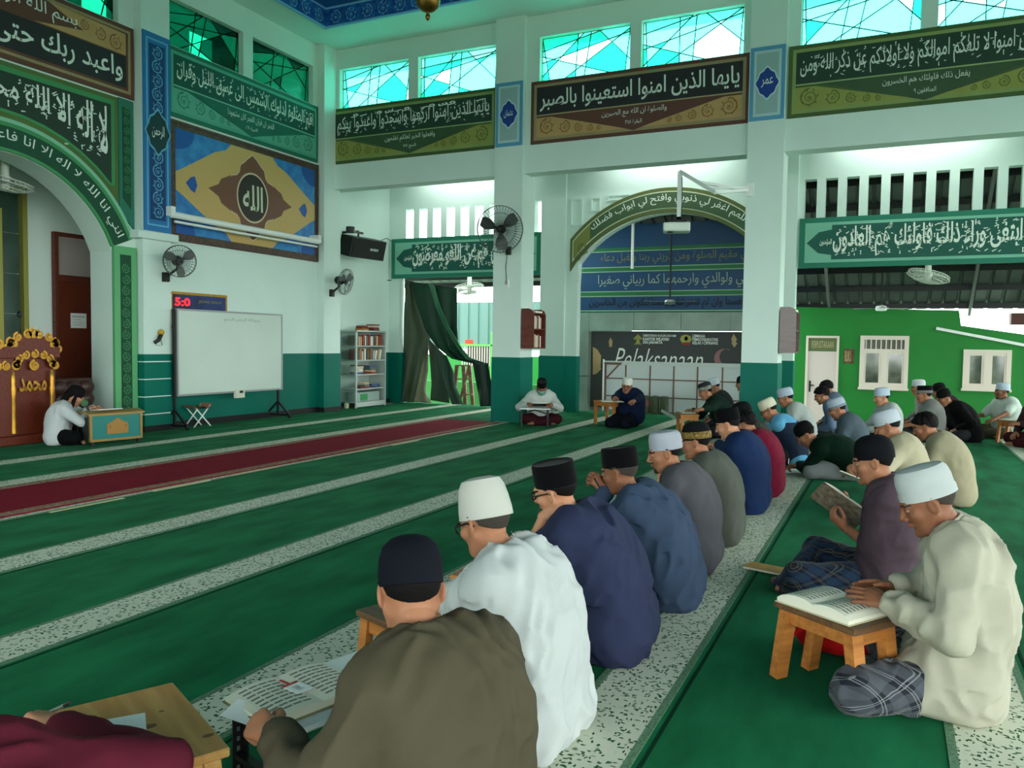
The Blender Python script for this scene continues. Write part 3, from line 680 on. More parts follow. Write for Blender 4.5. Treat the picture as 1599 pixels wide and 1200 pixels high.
# lower teal signs on the outer wall
po_ = PX(XO)
def low_sign(u0, u1, label, main, ref, dleft=0):
    t = empty('calligraphy_sign', (0, 0, 0), label, 'sign', 'calligraphy signs'); v0, v1 = 2.83, 3.72
    c = [mat('low sign edge', (26, 116, 94), .6), mat('low sign pale', (120, 184, 160), .6), mat('low sign field', (8, 84, 72), .6)]
    rplate('outer_frame', po_, u0, u1, v0, v1, 0, .05, c[0], t); rplate('pale_ground', po_, u0+.1, u1-.1, v0+.09, v1-.09, .05, .055, c[1], t)
    f0, f1, g0, g1 = u0+.55, u1-.55, v0+.14, v1-.14; vm = (g0+g1)/2
    L_ = [(f0, g0), (f1, g0), (f1, g0+.08), (f1+.22, g0+.12), (f1+.35, vm-.06), (f1+.42, vm), (f1+.35, vm+.06), (f1+.22, g1-.12), (f1, g1-.08), (f1, g1), (f0, g1), (f0, g1-.08), (f0-.22, g1-.12), (f0-.35, vm+.06), (f0-.42, vm), (f0-.35, vm-.06), (f0-.22, g0+.12), (f0, g0+.08)]
    plate('text_field', po_, L_, .055, .06, c[2], t)
    lettering('verse', main, fit(po_, f0+.02, f1-.05, g0+.04, g1-.03, .063), M_INK, t, True, .02, 0., [(ref, fit(po_, f0-.2, f0, vm-.06, vm+.06, .063))])
    marks(po_, f0+.05, f1-.08, g0+.05, g1-.04, .0625, 190, .06, M_INK, t, int(abs(u0)*7))
low_sign(-10.36, -6.66, 'teal calligraphy sign above the draped green cloth', 'والذين هم عن اللغو معرضون', 'المؤمنون')
low_sign(-1.58, 2.9, 'teal calligraphy sign above the yard opening on the right', 'فمن ابتغى وراء ذلك فاولئك هم العادون', 'المؤمنون')
# arch sign of the side opening
t = empty('arch_sign', (0, 0, 0), 'olive calligraphy sign following the side arch', 'sign')
oc = [mat('arch sign edge', (84, 96, 48), .6), mat('arch sign field', (62, 88, 58), .6), mat('arch sign pale', (196, 206, 180), .6), mat('arch sign scroll field', (120, 124, 60), .6)]
cu, cz = -4.03, 1.72
def arc_lim(r, cz): return math.acos(min(1, 1.97/r))
def archpoly(name, ro, zo, ri, zi, half, d0, d1, m):
    ao, ai = math.acos(half/ro), math.acos(half/ri); n = 30; b = MB(); A = []; B = []
    for k in range(n+1):
        s = k/n; a = PI-ao+(2*ao-PI)*s; A.append((cu+ro*math.cos(a), zo+ro*math.sin(a))); a = PI-ai+(2*ai-PI)*s; B.append((cu+ri*math.cos(a), zi+ri*math.sin(a)))
    vs = [po_.w(u, v, d1) for u, v in A+B]+[po_.w(u, v, d0) for u, v in A+B]; N_ = n+1; q = 2*N_
    fs = [(k, k+1, N_+k+1, N_+k) for k in range(n)]+[(k, k+1, q+k+1, q+k) for k in range(n)]+[(N_+k, N_+k+1, q+N_+k+1, q+N_+k) for k in range(n)]+[(0, N_, q+N_, q), (n, N_+n, q+N_+n, q+n)]
    return b.add(vs, fs).build(name, m, t)
archpoly('edge', 2.6, 1.85, 2.35, 1.62, 1.98, 0, .05, oc[0]); archpoly('pale_line', 2.54, 1.84, 2.41, 1.63, 1.93, .05, .055, oc[2])
archpoly('scroll_field', 2.52, 1.84, 2.43, 1.63, 1.91, .055, .06, oc[3]); archpoly('text_field', 2.52, 1.84, 2.43, 1.63, 1.55, .06, .063, oc[1])
lettering('arch_verse', 'اللهم اغفر لي ذنوبي وافتح لي ابواب فضلك', arcfit(po_, cu, 1.73, 2.40, 2.60, PI-.92, .92, .066), M_INK, t, True, .006)
scroll('scroll_ornament', po_, [(-5.72, 3.32, .12, 1), (-5.85, 3.16, .07, -1), (-2.34, 3.32, .12, -1)], .062, oc[0], t, .012)

# ================================================================== BEYOND THE SIDE ARCH
pm = PX(16.6)
M_MWALL = mat('grey green marble slabs', (136, 158, 146), .35, var=.4, vscale=1.6, col2=(110, 128, 120))
mw = struct(tag(empty('wall_marble'), 'grey marble portal wall beyond the side arch', 'wall'))
def mslab(u0, u1, v0, v1):
    rplate('slab', pm, u0+.004, u1-.004, v0+.004, v1-.004, -.3, 0, M_MWALL, mw)
mslab(-6.4, -5.99, -.1, .7); mslab(-6.4, -5.99, .7, 1.4); mslab(-6.4, -5.99, 1.4, 2.09)
for k in range(4): mslab(-5.99+k*1.01, -4.98+k*1.01, 1.7, 2.09)
rplate('back', pm, -6.4, -1.95, -.1, 1.7, -.4, -.3, M_MWALL, mw)
bw = struct(tag(empty('wall_blue'), 'blue wall with three painted verse rows seen through the arch', 'wall'))
bb = mat('verse wall blue', (8, 64, 106), .5, var=.1, vscale=1); gg = mat('verse wall green', (20, 104, 60), .5); pl_ = mat('verse wall pale line', (150, 186, 150), .5)
rplate('ground', pm, -6.4, -1.95, 2.09, 3.95, -.3, -.02, bb, bw)
for z0, z1 in ((2.09, 2.12), (2.45, 2.53), (2.97, 3.05), (3.40, 3.47)): rplate('green_line', pm, -6.4, -1.95, z0, z1, -.02, -.01, gg, bw)
for z in (2.12, 2.43, 2.53, 2.955, 3.05, 3.385): rplate('pale_line', pm, -6.4, -1.95, z, z+.016, -.02, -.008, pl_, bw)
lettering('verse', 'ربنا ظلمنا انفسنا وان لم تغفر لنا وترحمنا لنكونن من الخاسرين', fit(pm, -6.0, -2.0, 2.16, 2.4, -.006), mat('verse black', (10, 16, 30), .6), bw, True, .02)
lettering('verse', 'رب اغفرلي ولوالدي وارحمهما كما ربياني صغيرا', fit(pm, -5.8, -2.0, 2.59, 2.9, -.006), mat('verse pale gold', (150, 170, 150), .5), bw)
lettering('verse', 'رب اجعلني مقيم الصلوة ومن ذريتي ربنا وتقبل دعاء', fit(pm, -5.75, -2.0, 3.1, 3.36, -.006), mat('verse dim gold', (120, 122, 80), .5), bw)
# banner
pbn = PX(16.58)
bn = empty('banner', (0, 0, 0), 'dark event banner with white lettering under the side arch', 'banner')
u0, v1 = -5.99, 1.68
rplate('cloth', pbn, u0, -1.97, .02, v1, -.25, -.2, mat('banner charcoal', (58, 62, 62), .6, var=.15, vscale=1), bn)
Z = -.195
def btxt(name, s, x0, x1, y0, y1, m=M_INK, bold=.01, shear=0.):
    a = pbn.px(x0, y1); c = pbn.px(x1, y0); lettering(name, s, fit(pbn, a[0], c[0], a[1], c[1], Z), m, bn, False, bold, shear)
btxt('line', 'KEMENTERIAN HUKUM DAN HAM', 1000, 1052, 522.5, 526); btxt('line', 'KANTOR WILAYAH', 1000, 1041, 527.5, 532, bold=.03); btxt('line', 'DKI JAKARTA', 1000, 1031, 533, 538, bold=.03)
btxt('line', 'LEMBAGA', 1078, 1098, 522.5, 527, bold=.02); btxt('line', 'PEMASYARAKATAN', 1078, 1118, 528, 532.5, bold=.02); btxt('line', 'KELAS I CIPINANG', 1078, 1118, 533.5, 538, bold=.02)
btxt('script', 'Pelaksanaan', 954, 1095, 546, 576, bold=-.008, shear=.4)
def bshape(name, pts, m): plate(name, pbn, [pbn.px(x, y) for x, y in pts][::-1], Z-.006, Z, m, bn)
og = mat('emblem olive', (150, 150, 70), .5); tn = mat('lantern tan', (176, 150, 104), .5)
bshape('emblem_roof', [(985, 529), (992, 522), (999, 529), (997, 531), (992, 526), (987, 531)], og); bshape('emblem_trunk', [(990, 527), (994, 527), (995, 536), (999, 538), (985, 538), (989, 536)], og)
bshape('crest', [(1058, 530), (1061, 524), (1068, 522.5), (1075, 525), (1077, 531), (1073, 536), (1062, 536)], og); bshape('crest_base', [(1060, 535), (1075, 535), (1073, 539), (1062, 539)], mat('crest red', (150, 40, 40), .5))
bshape('crest_star', [(1065, 528), (1068, 525), (1071, 528), (1070, 532), (1066, 532)], mat('crest green', (60, 80, 50), .5))
bshape('lantern', [(1139, 530), (1143, 521), (1148, 530), (1146, 535), (1149, 536), (1144, 543), (1139, 536), (1141, 535)], tn); bshape('lantern', [(946, 533), (949, 527), (952, 533), (951, 542), (947, 542)], tn)
bshape('large_lantern', [(921, 542), (928, 546), (934, 556), (933, 574), (934, 577), (927, 584), (921, 586)], tn)
mo = []
for k in range(13):
    a = math.radians(60+k*20); mo.append((1127+15*math.cos(a), 560-15*math.sin(a)))
for k in range(12, -1, -1):
    a = math.radians(60+k*20); mo.append((1132+11.5*math.cos(a), 558-12.5*math.sin(a)))
bshape('crescent', mo, mat('crescent rose', (140, 96, 96), .5))
# white gridded board standing in front
gb = empty('gridded_board', (16.2, 3.6, 0), 'white board on a timber lattice standing below the banner', 'board'); gb.location = (0, 0, 0)
pg = PX(16.25); a = pg.px(943, 565)
u0, u1, v1 = a[0], -1.97, a[1]+.02
mwt = wood('thin batten', (120, 92, 78), (96, 70, 58))
us = [u0+.05]+[pg.px(x, 600)[0] for x in (977, 1015, 1052, 1089, 1128)]+[u1]; vs_ = [0.02, .32, .69, 1.0]
for i in range(len(us)-1):
    for j in range(3): rplate('panel', pg, us[i]+.012, us[i+1]-.012, vs_[j]+.01, vs_[j+1]-.01, -.02, 0, mat('white board sheet', (196, 204, 204), .6), gb)
for u in us: rplate('batten', pg, u-.014, u+.014, .0, v1, -.025, .02, mwt, gb)
for v in vs_[1:3]: rplate('batten', pg, u0, u1, v-.012, v+.012, -.025, .022, mwt, gb)
rplate('top_rail', pg, u0, u1, v1-.08, v1, -.02, .03, mat('rail white', (190, 200, 196), .6), gb)
for s, ux in ((1, u0), (-1, -2.2)):
    MB().bar(pg.w(ux+s*.04, v1-.4, .035), pg.w(ux+s*.36, v1-.06, .035), .03).build('brace', mwt, gb); rplate('brace_top', pg, min(ux, ux+s*.4), max(ux, ux+s*.4), v1-.08, v1-.03, .03, .045, mwt, gb)
MB().bar(pg.w(u0+.01, 0, .04), pg.w(u0+.01, v1+.03, .04), .03).build('white_post', M_WHITE, gb)
# rolled mats
M_MAT = mat('olive mat', (84, 92, 72), .9, var=.3, vscale=14)
for k, (x, lab) in enumerate(((1008, 'rolled prayer mat with a rose band beside the board'), (1021, 'middle of the three rolled olive mats'), (1034, 'rightmost of the three rolled olive mats'))):
    p = onX(x+k*1.5, 640, 16.0); t = empty('rolled_mat', (p[0], p[1], 0), lab, 'mat', 'rolled mats under the banner')
    MB().lathe([(.0, 0), (.085, .0), (.09, .03), (.085, .36), (.05, .37), (.0, .36)], 16).build('roll', M_MAT, t, True)
    if k == 0: MB().lathe([(.09, .16), (.092, .17), (.092, .26), (.09, .27)], 16).build('band', mat('rose band', (150, 104, 92), .9, var=.5, vscale=40), t, True)
# pole fan through the arch
t = empty('ceiling_fan', (16.1, 4.08, 0), 'ceiling fan on a long dark rod seen through the side arch', 'fan'); q = onX(1046, 472, 16.1); t.location = (16.1, q[1], 0)
zb = q[2]
part('rod', M_DARK, t, lambda b: b.tube([(0, 0, zb), (0, 0, 4.55)], .018)); part('motor', M_GREY, t, lambda b: b.lathe([(.02, -.05), (.1, -.04), (.12, 0), (.1, .04), (.03, .06)], 16, (0, 0, zb)), True)
for k in range(3):
    a = .3+k*2*PI/3; part('blade', mat('fan blade grey', (120, 130, 126), .5), t, lambda b: b.add([(.1*math.cos(a)-.03*math.sin(a), .1*math.sin(a)+.03*math.cos(a), zb), (.1*math.cos(a)+.03*math.sin(a), .1*math.sin(a)-.03*math.cos(a), zb+.01), (.58*math.cos(a)+.06*math.sin(a), .58*math.sin(a)-.06*math.cos(a), zb+.015), (.58*math.cos(a)-.06*math.sin(a), .58*math.sin(a)+.06*math.cos(a), zb-.005)], [(0, 1, 2, 3)]))
q = onX(987, 420, 16.2); tag(MB().tube([(16.2, q[1], q[2]), (16.2, q[1], 4.52)], .03).build('drain_pipe', M_WHITE), 'white pipe hanging behind the side arch', 'pipe')

# ================================================================== YARD OUTSIDE
struct(tag(boxo('ground', mat('yard concrete', (120, 130, 116), .8, var=.3, vscale=.8), -60, 70, -60, 70, -.75, -.5), 'concrete yard ground', 'ground'))
M_GRN = mat('bright green wall paint', (17, 124, 40), .6, var=.12, vscale=1.2)
pg2 = PX(20.0)
gw = struct(empty('wall_green', (0, 0, 0), 'bright green yard building wall', 'wall'))
plate('face', pg2, [(-2.3, -.5), (6, -.5), (6, 1.2), (1.35, 1.92), (1.3, 2.25), (-2.3, 2.35)], -.2, 0, M_GRN, gw)
def pxr(pl, x0, x1, y0, y1): a = pl.px(x0, y1); c = pl.px(x1, y0); return a[0], c[0], a[1], c[1]
M_CREAM = mat('cream joinery', (214, 204, 190), .5)
u0, u1, v0, v1 = pxr(pg2, 1254, 1311, 525, 690)
dr = struct(empty('door_2', (0, 0, 0), 'pale door with a lettered transom in the green building', 'door'))
frame_plate('door_frame', pg2, u0, u1, -.5, v1, .05, 0, .05, M_CREAM, dr); rplate('door_leaf', pg2, u0+.05, u1-.05, -.49, v1-.36, 0, .02, mat('door pinkish white', (206, 192, 184), .5), dr)
rplate('transom', pg2, u0+.05, u1-.05, v1-.34, v1-.05, 0, .02, mat('transom olive', (96, 104, 62), .5), dr)
lettering('transom_text', 'PERPUSTAKAAN', fit(pg2, u0+.12, u1-.12, v1-.28, v1-.12, .023), mat('transom letters', (168, 160, 120), .6), dr, False, .01)
rplate('handle', pg2, u0+.1, u0+.2, .5, .53, .02, .06, M_DARK, dr); rplate('handle_plate', pg2, u0+.09, u0+.13, .36, .62, .02, .03, M_DARK, dr)
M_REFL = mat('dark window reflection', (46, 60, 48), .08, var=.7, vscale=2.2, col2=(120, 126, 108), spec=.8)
def ywin(n, x0, x1, y0, y1, lab, grille):
    u0, u1, v0, v1 = pxr(pg2, x0, x1, y0, y1); wd = struct(empty('window_%d' % n, (0, 0, 0), lab, 'window'))
    frame_plate('window_frame', pg2, u0, u1, v0, v1, .09, 0, .06, M_CREAM, wd); top = v1-.36 if grille else v1-.09
    um = (u0+u1)/2; rplate('mullion', pg2, um-.06, um+.06, v0+.09, top, 0, .055, M_CREAM, wd)
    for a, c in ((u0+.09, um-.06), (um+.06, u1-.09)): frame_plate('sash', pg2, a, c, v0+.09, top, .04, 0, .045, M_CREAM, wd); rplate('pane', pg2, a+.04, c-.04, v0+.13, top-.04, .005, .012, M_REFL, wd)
    if grille:
        rplate('transom_bar', pg2, u0, u1, top, top+.06, 0, .055, M_CREAM, wd); rplate('grille_back', pg2, u0+.09, u1-.09, top+.06, v1-.09, 0, .01, mat('grille shade', (110, 110, 100), .6), wd)
        for k in range(9): rplate('grille_bar', pg2, u0+.11+k*.103, u0+.135+k*.103, top+.06, v1-.09, .01, .04, M_CREAM, wd)
    rplate('sill', pg2, u0-.02, u1+.02, v0-.03, v0+.02, 0, .09, M_CREAM, wd)
ywin(20, 1341, 1420, 525, 606, 'cream double window with a grilled top in the green wall', True)
ywin(21, 1502, 1580, 547, 608, 'cream double window at the far right of the green wall', False)
u0, u1, v0, v1 = pxr(pg2, 1317, 1334, 545, 568); t = empty('poster', (0, 0, 0), 'small brown poster between the pale door and the window', 'poster')
rplate('sheet', pg2, u0, u1, v0, v1, .0, .012, mat('poster brown', (104, 88, 60), .7, var=.6, vscale=8, col2=(70, 40, 40)), t); lettering('print', 'BUKU', fit(pg2, u0+.03, u0+.16, v0+.05, v1-.05, .014), mat('poster print', (190, 170, 110), .6), t, False)
# white pipe on green wall
MB_ = MB().bar(onX(1462, 513, 19.95), onX(1640, 547, 19.95), .06); tag(MB_.build('wall_pipe', M_WHITE), 'white slanting pipe on the green wall', 'pipe')
tag(boxo('brown_box', mat('brown eave box', (84, 50, 44), .7), 20.2, 20.6, -4.2, -2.3, 1.95, 2.2), 'brown timber fascia at the right end of the green building', 'fascia')
# corrugated roof over the yard
M_ROOF = mat('grey roof sheet', (92, 104, 98), .45, var=.3, vscale=1.5, metal=.2)
def roof(name, lab, ya, yb, x0, z0, x1, z1, m, pitch=.28):
    rf = struct(empty(name, (0, 0, 0), lab, 'roof')); b = MB(); y = ya; prof = []
    while y > yb:
        prof += [(y, 0), (y-pitch*.7, 0), (y-pitch*.78, .045), (y-pitch*.92, .045)]; y -= pitch
    n = len(prof); vs = [(x0, p, z0+h) for p, h in prof]+[(x1, p, z1+h) for p, h in prof]
    b.add(vs, [(i, i+1, n+i+1, n+i) for i in range(n-1)]); b.build('sheet', m, rf)
    L_ = math.hypot(x1-x0, z1-z0); k = 0
    while .15+k*.72 < L_:
        s = (.15+k*.72)/L_; x = x0+(x1-x0)*s; z = z0+(z1-z0)*s; boxo('purlin', M_DARK, x-.03, x+.03, yb, ya, z-.13, z-.015, rf); k += 1
    return rf
rf = roof('roof', 'corrugated grey roof over the yard with dark purlins', 2.6, -7, 15.75, 5.0, 20.5, 2.3, M_ROOF)
for y in (1.35, -1.52): MB().bar((16.0, y, 4.75), (20.4, y, 2.2), .06, .14).build('rafter', mat('steel rafter', (120, 124, 122), .45, metal=.4), rf)
roof('roof', 'corrugated roof over the passage behind the side arch', 6.6, 2.6, 15.75, 4.8, 17.2, 3.88, mat('dark roof sheet', (52, 60, 58), .5))
r2 = roof('roof', 'pale corrugated roof beyond the draped cloth', 14, 6.8, 16.3, 3.2, 18.2, 2.86, mat('pale roof sheet', (170, 184, 176), .45))
# ceiling fan in the yard
q = onX(1376, 482, 19.0); t = empty('ceiling_fan', (19, q[1], 0), 'white ceiling fan under the yard roof', 'fan'); zb = q[2]
part('rod', M_DARK, t, lambda b: b.tube([(0, 0, zb), (0, 0, 3.42)], .016)); part('motor', M_WHITE, t, lambda b: b.lathe([(.02, -.06), (.1, -.05), (.12, 0), (.1, .05), (.03, .07)], 16, (0, 0, zb)), True)
for k in range(3):
    a = 1.2+k*2*PI/3; part('blade', mat('fan blade pale', (190, 194, 190), .5), t, lambda b: b.add([(.1*math.cos(a)-.03*math.sin(a), .1*math.sin(a)+.03*math.cos(a), zb), (.1*math.cos(a)+.03*math.sin(a), .1*math.sin(a)-.03*math.cos(a), zb+.01), (.62*math.cos(a)+.07*math.sin(a), .62*math.sin(a)-.07*math.cos(a), zb+.02), (.62*math.cos(a)-.07*math.sin(a), .62*math.sin(a)+.07*math.cos(a), zb-.01)], [(0, 1, 2, 3)]))
# orbit fans hung under the teal signs
def orbit_fan(p, lab, tilt, parent=None):
    t = empty('orbit_fan', p, lab, 'fan', 'white orbit fans'); m = mat('ivory plastic', (206, 214, 202), .5)
    part('base', m, t, lambda b: b.lathe([(.0, .38), (.09, .38), (.09, .34), (.05, .3), (.05, .1), (.07, .05), (0, .04)], 16), True)
    M_ = Matrix.Rotation(tilt, 4, 'X') @ Matrix.Rotation(.15, 4, 'Y')
    b = MB(); b.T = M_
    for r, z in ((.34, .0), (.33, .05), (.24, -.05), (.14, -.08)): b.tube([(r*math.cos(a), r*math.sin(a), z) for a in [2*PI*k/28 for k in range(29)]], .006, 5, False)
    for k in range(28):
        a = 2*PI*k/28; b.tube([(.06*math.cos(a), .06*math.sin(a), -.09), (.24*math.cos(a), .24*math.sin(a), -.05), (.34*math.cos(a), .34*math.sin(a), 0), (.3*math.cos(a), .3*math.sin(a), .06), (.06*math.cos(a), .06*math.sin(a), .07)], .004, 4, False)
    b.build('guard', m, t)
    for k in range(3):
        b = MB(); b.T = M_; a0 = k*2*PI/3; b.add([((.05+.25*i/6)*math.cos(a0+w*(.25+.3*i/6)), (.05+.25*i/6)*math.sin(a0+w*(.25+.3*i/6)), .01*w) for i in range(7) for w in (-1, 1)], [(2*i, 2*i+1, 2*i+3, 2*i+2) for i in range(6)]); b.build('blade', m, t)
    b = MB(); b.T = M_; b.lathe([(0, -.1), (.05, -.1), (.06, -.06), (.06, .1), (0, .12)], 14).build('motor', m, t, True)
q = onX(1449, 433, 15.6); orbit_fan((15.6, q[1], q[2]), 'white orbit fan hanging in the yard opening on the right', .25)
q = onX(733, 452, 16.05); orbit_fan((16.05, q[1], q[2]), 'white orbit fan hanging beside the draped green cloth', -.2)
q = onY(8, 287, 10.8); orbit_fan((q[0], q[1], q[2]), 'white orbit fan inside the niche behind the arch', .15)
# things seen past the cloth: metal fence, green walls, railing
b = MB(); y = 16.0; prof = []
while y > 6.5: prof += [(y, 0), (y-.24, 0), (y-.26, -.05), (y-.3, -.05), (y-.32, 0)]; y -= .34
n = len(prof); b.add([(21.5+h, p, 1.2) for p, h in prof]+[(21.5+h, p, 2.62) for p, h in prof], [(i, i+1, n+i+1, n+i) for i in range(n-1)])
struct(tag(b.build('metal_fence', mat('shade darkened aqua sheet metal', (84, 120, 112), .5)), 'pale ribbed sheet metal screen beyond the draped cloth', 'fence'))  # base colour darkened to stand in for roof shade missing over the fence
struct(tag(boxo('wall_low', M_GRN, 21.3, 21.5, 6.5, 16, -.5, 1.02), 'low green wall beyond the draped cloth', 'wall'))
struct(tag(boxo('wall_step', mat('light green paint', (36, 128, 44), .6), 18.2, 18.35, 6.5, 13, -.5, .38), 'light green parapet behind the ladder', 'wall'))
t = struct(empty('railing', (0, 0, 0), 'pale green railing with red cloth beyond the ladder', 'railing')); pr = PX(20.2)
u0, u1, v0, v1 = pxr(pr, 722, 765, 541, 566)
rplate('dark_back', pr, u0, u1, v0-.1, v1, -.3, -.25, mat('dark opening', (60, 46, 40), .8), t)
for k in range(12): rplate('bar', pr, u0+(u1-u0)*k/11-.012, u0+(u1-u0)*k/11+.012, v0-.1, v1, 0, .02, mat('pale bar', (190, 196, 180), .5), t)
rplate('top_rail', pr, u0-.2, u1+.3, v1, v1+.05, 0, .05, mat('rail green', (90, 190, 80), .5), t); rplate('post', pr, u1+.05, u1+.13, -.5, v1+.4, 0, .05, MATS['rail green'], t)
rplate('red_cloth', pr, u0+.1, u0+.35, v1+.05, v1+.18, 0, .04, mat('red cloth', (200, 60, 40), .7), t)
# ================================================================== FIXTURES AND FURNITURE
# roller projection screen under the painting
t = empty('roller_screen', (0, 0, 0), 'white roller screen tube mounted below the framed painting', 'projector screen')
a = onY(268, 336, 9.9); c = onY(497, 377, 9.9); a[2] = c[2] = (a[2]+c[2])/2
part('tube', M_WHITE, t, lambda b: b.tube([(a[0], 9.9, a[2]), (c[0], 9.9, c[2])], .05, 14), True)
part('hem_bar', M_WHITE, t, lambda b: b.tube([(a[0]+.05, 9.89, a[2]-.1), (c[0]-.05, 9.89, c[2]-.1)], .02, 10), True)
for x in (a[0], c[0]): boxo('bracket', M_WHITE, x-.04, x+.04, 9.86, YQ-.07, a[2]-.02, a[2]+.12, t)
# digital prayer clock
pk = PY(YQ); t = empty('prayer_clock', (0, 0, 0), 'blue digital prayer clock with red digits behind the whiteboard', 'clock')
u0, u1, v0, v1 = 9.0, 10.17, 1.55, 2.13
rplate('case', pk, u0, u1, v0, v1, 0, .06, M_GOLD, t)
rplate('screen', pk, u0+.04, u1-.04, v0+.04, v1-.04, .06, .064, mat('clock blue print', (40, 60, 120), .3, var=.5, vscale=4, col2=(20, 24, 60)), t)
M_LED = mat('red led', (255, 20, 30), .5, emit=3.0)
lettering('digits', '5:0', fit(pk, u0+.08, u0+.38, v1-.22, v1-.09, .066), M_LED, t, False, .02)
lettering('digits', '12', fit(pk, u0+.08, u0+.22, v1-.36, v1-.28, .066), M_LED, t, False, .02); lettering('digits', '4', fit(pk, u0+.05, u0+.11, v0+.1, v0+.18, .066), M_LED, t, False, .02)
lettering('heading', 'JADWAL SHOLAT', fit(pk, u0+.55, u1-.12, v1-.17, v1-.11, .066), mat('clock heading', (150, 140, 60), .5), t, False)
# whiteboard on stand
pw = PY(9.88); t = empty('whiteboard', (0, 0, 0), 'large whiteboard on a black wheeled stand in front of the teal wall', 'whiteboard')
A = pw.px(277, 487); B = pw.px(440, 612); u0, u1, v0, v1 = A[0], B[0], .52, 1.84
rplate('panel', pw, u0, u1, v0, v1, -.025, 0, mat('whiteboard enamel', (206, 220, 210), .12, var=.06, vscale=1.2, spec=.6), t)
frame_plate('frame', pw, u0-.015, u1+.015, v0-.015, v1+.015, .03, -.03, .01, M_GREY, t)
lettering('faint_writing', 'بسم الله الرحمن الرحيم', fit(pw, u0+.95, u1-.55, v1-.16, v1-.09, .002), mat('faint ink', (120, 134, 128), .6), t)
for x in (u0-.03, u1-.05):
    part('post', M_BLACK, t, lambda b: b.bar((x, 9.92, .06), (x, 9.92, v1), .035))
    for s in (-1, 1): part('foot', M_BLACK, t, lambda b: b.bar((x, 9.92, .3), (x, 9.92+s*.26, .06), .03).bar((x, 9.92+s*.26, .06), (x, 9.92, .06), .03)); part('caster', M_BLACK, t, lambda b: b.sphere((x, 9.92+s*.26, .035), .033, 10, 6))
u, v = pw.px(372, 617); rplate('eraser_box', pw, u-.1, u+.1, v-.05, v+.08, .0, .05, mat('ivory plastic2', (208, 206, 190), .5), t); rplate('box_slot', pw, u-.02, u+.06, v+.03, v+.07, .05, .053, M_DARK, t)
# folding stool
t = empty('folding_stool', (9.42, 10.0, 0), 'small folding stool with tan seat behind the whiteboard', 'stool')
for s in (-1, 1):
    part('leg', M_WHITE, t, lambda b: b.tube([(-.17*s, -.12, 0), (.17*s, -.12, .34)], .011)); part('leg', M_WHITE, t, lambda b: b.tube([(-.17*s, .08, 0), (.17*s, .08, .34)], .011))
b = MB(); n = 8
vs = [(-.19+.38*i/n, y, .35-.05*math.sin(PI*i/n)+.02*math.sin(5*i)) for i in range(n+1) for y in (-.15, .11)]
b.add(vs, [(2*i, 2*i+1, 2*i+3, 2*i+2) for i in range(n)]); b.add([(x, y, z-.015) for x, y, z in vs], [(2*i, 2*i+1, 2*i+3, 2*i+2) for i in range(n)]); b.build('seat', mat('tan canvas', (150, 112, 88), .8), t, True)

def wall_fan(p, facing, R, lab, mc, wall_pt, bl_m, tilt=0., n=30):
    """facing = unit vector the fan blows to; wall_pt = bracket point"""
    t = empty('wall_fan', tuple(p), lab, 'fan', 'wall fans'); f = Vector(facing).normalized(); up = Vector((0, 0, 1)); r = f.cross(up).normalized(); u = r.cross(f)
    Mx = Matrix((r, u, f)).transposed().to_4x4()
    b = MB(); b.T = Mx
    for rr, z in ((R, .0), (R, .05), (R*.7, .09), (R*.4, .10), (R*.15, .1), (R*.7, -.05)): b.tube([(rr*math.cos(2*PI*k/n), rr*math.sin(2*PI*k/n), z) for k in range(n+1)], .006 if rr == R else .0025, 5, False)
    for k in range(n):
        a_ = 2*PI*k/n; c_, s_ = math.cos(a_), math.sin(a_); b.tube([(.03*c_, .03*s_, .1), (R*.7*c_, R*.7*s_, .09), (R*c_, R*s_, .02), (R*.7*c_, R*.7*s_, -.06), (R*.2*c_, R*.2*s_, -.07)], .0022, 4, False)
    o_ = b.build('guard', mc, t)
    for k in range(3):
        b = MB(); b.T = Mx; a0 = k*2*PI/3+.4
        b.add([((.04+(R*.82)*i/6)*math.cos(a0+w_*(.22+.22*math.sin(PI*i/6))), (.04+(R*.82)*i/6)*math.sin(a0+w_*(.22+.22*math.sin(PI*i/6))), .03+.025*w_) for i in range(7) for w_ in (-1, 1)], [(2*i, 2*i+1, 2*i+3, 2*i+2) for i in range(6)])
        b.build('blade', bl_m, t)
    b = MB(); b.T = Mx; b.lathe([(0, .06), (.04, .055), (.05, .02), (.03, 0), (.075, -.05), (.08, -.16), (.05, -.2), (0, -.2)], 16); b.build('motor', M_BLACK, t, True)
    wp = Vector(wall_pt)-Vector(p); part('arm', M_BLACK, t, lambda b: b.tube([tuple(f*-.12), tuple(f*-.12+Vector((0, 0, -.12))), tuple(wp)], .02, 8)); part('bracket', M_BLACK, t, lambda b: b.box(wp.x-.04, wp.x+.04, wp.y-.04, wp.y+.04, wp.z-.07, wp.z+.07))
    return t
q = onY(280, 408, 9.7); w_ = onY(259, 433, 9.95)
wall_fan(q, (-.45, -.85, -.12), .235, 'grey wall fan on the grooved pilaster above the clock', mat('fan wire', (90, 98, 96), .4, metal=.5), w_, mat('grey fan blade', (96, 100, 100), .4))
q = onY(538, 440, 9.72); w_ = onY(518, 458, 9.95)
wall_fan(q, (.15, -.95, -.2), .25, 'small dark wall fan on the corner column below the speaker', MATS['fan wire'], w_, MATS['grey fan blade'])
q = onX(781, 358, 12.4); w_ = onX(794, 392, 12.8)
tf = wall_fan(q, (-.93, -.3, -.15), .39, 'large black wall fan on the pillar', mat('black fan wire', (24, 26, 26), .4), w_, mat('dark fan blade', (64, 72, 70), .35), n=44)
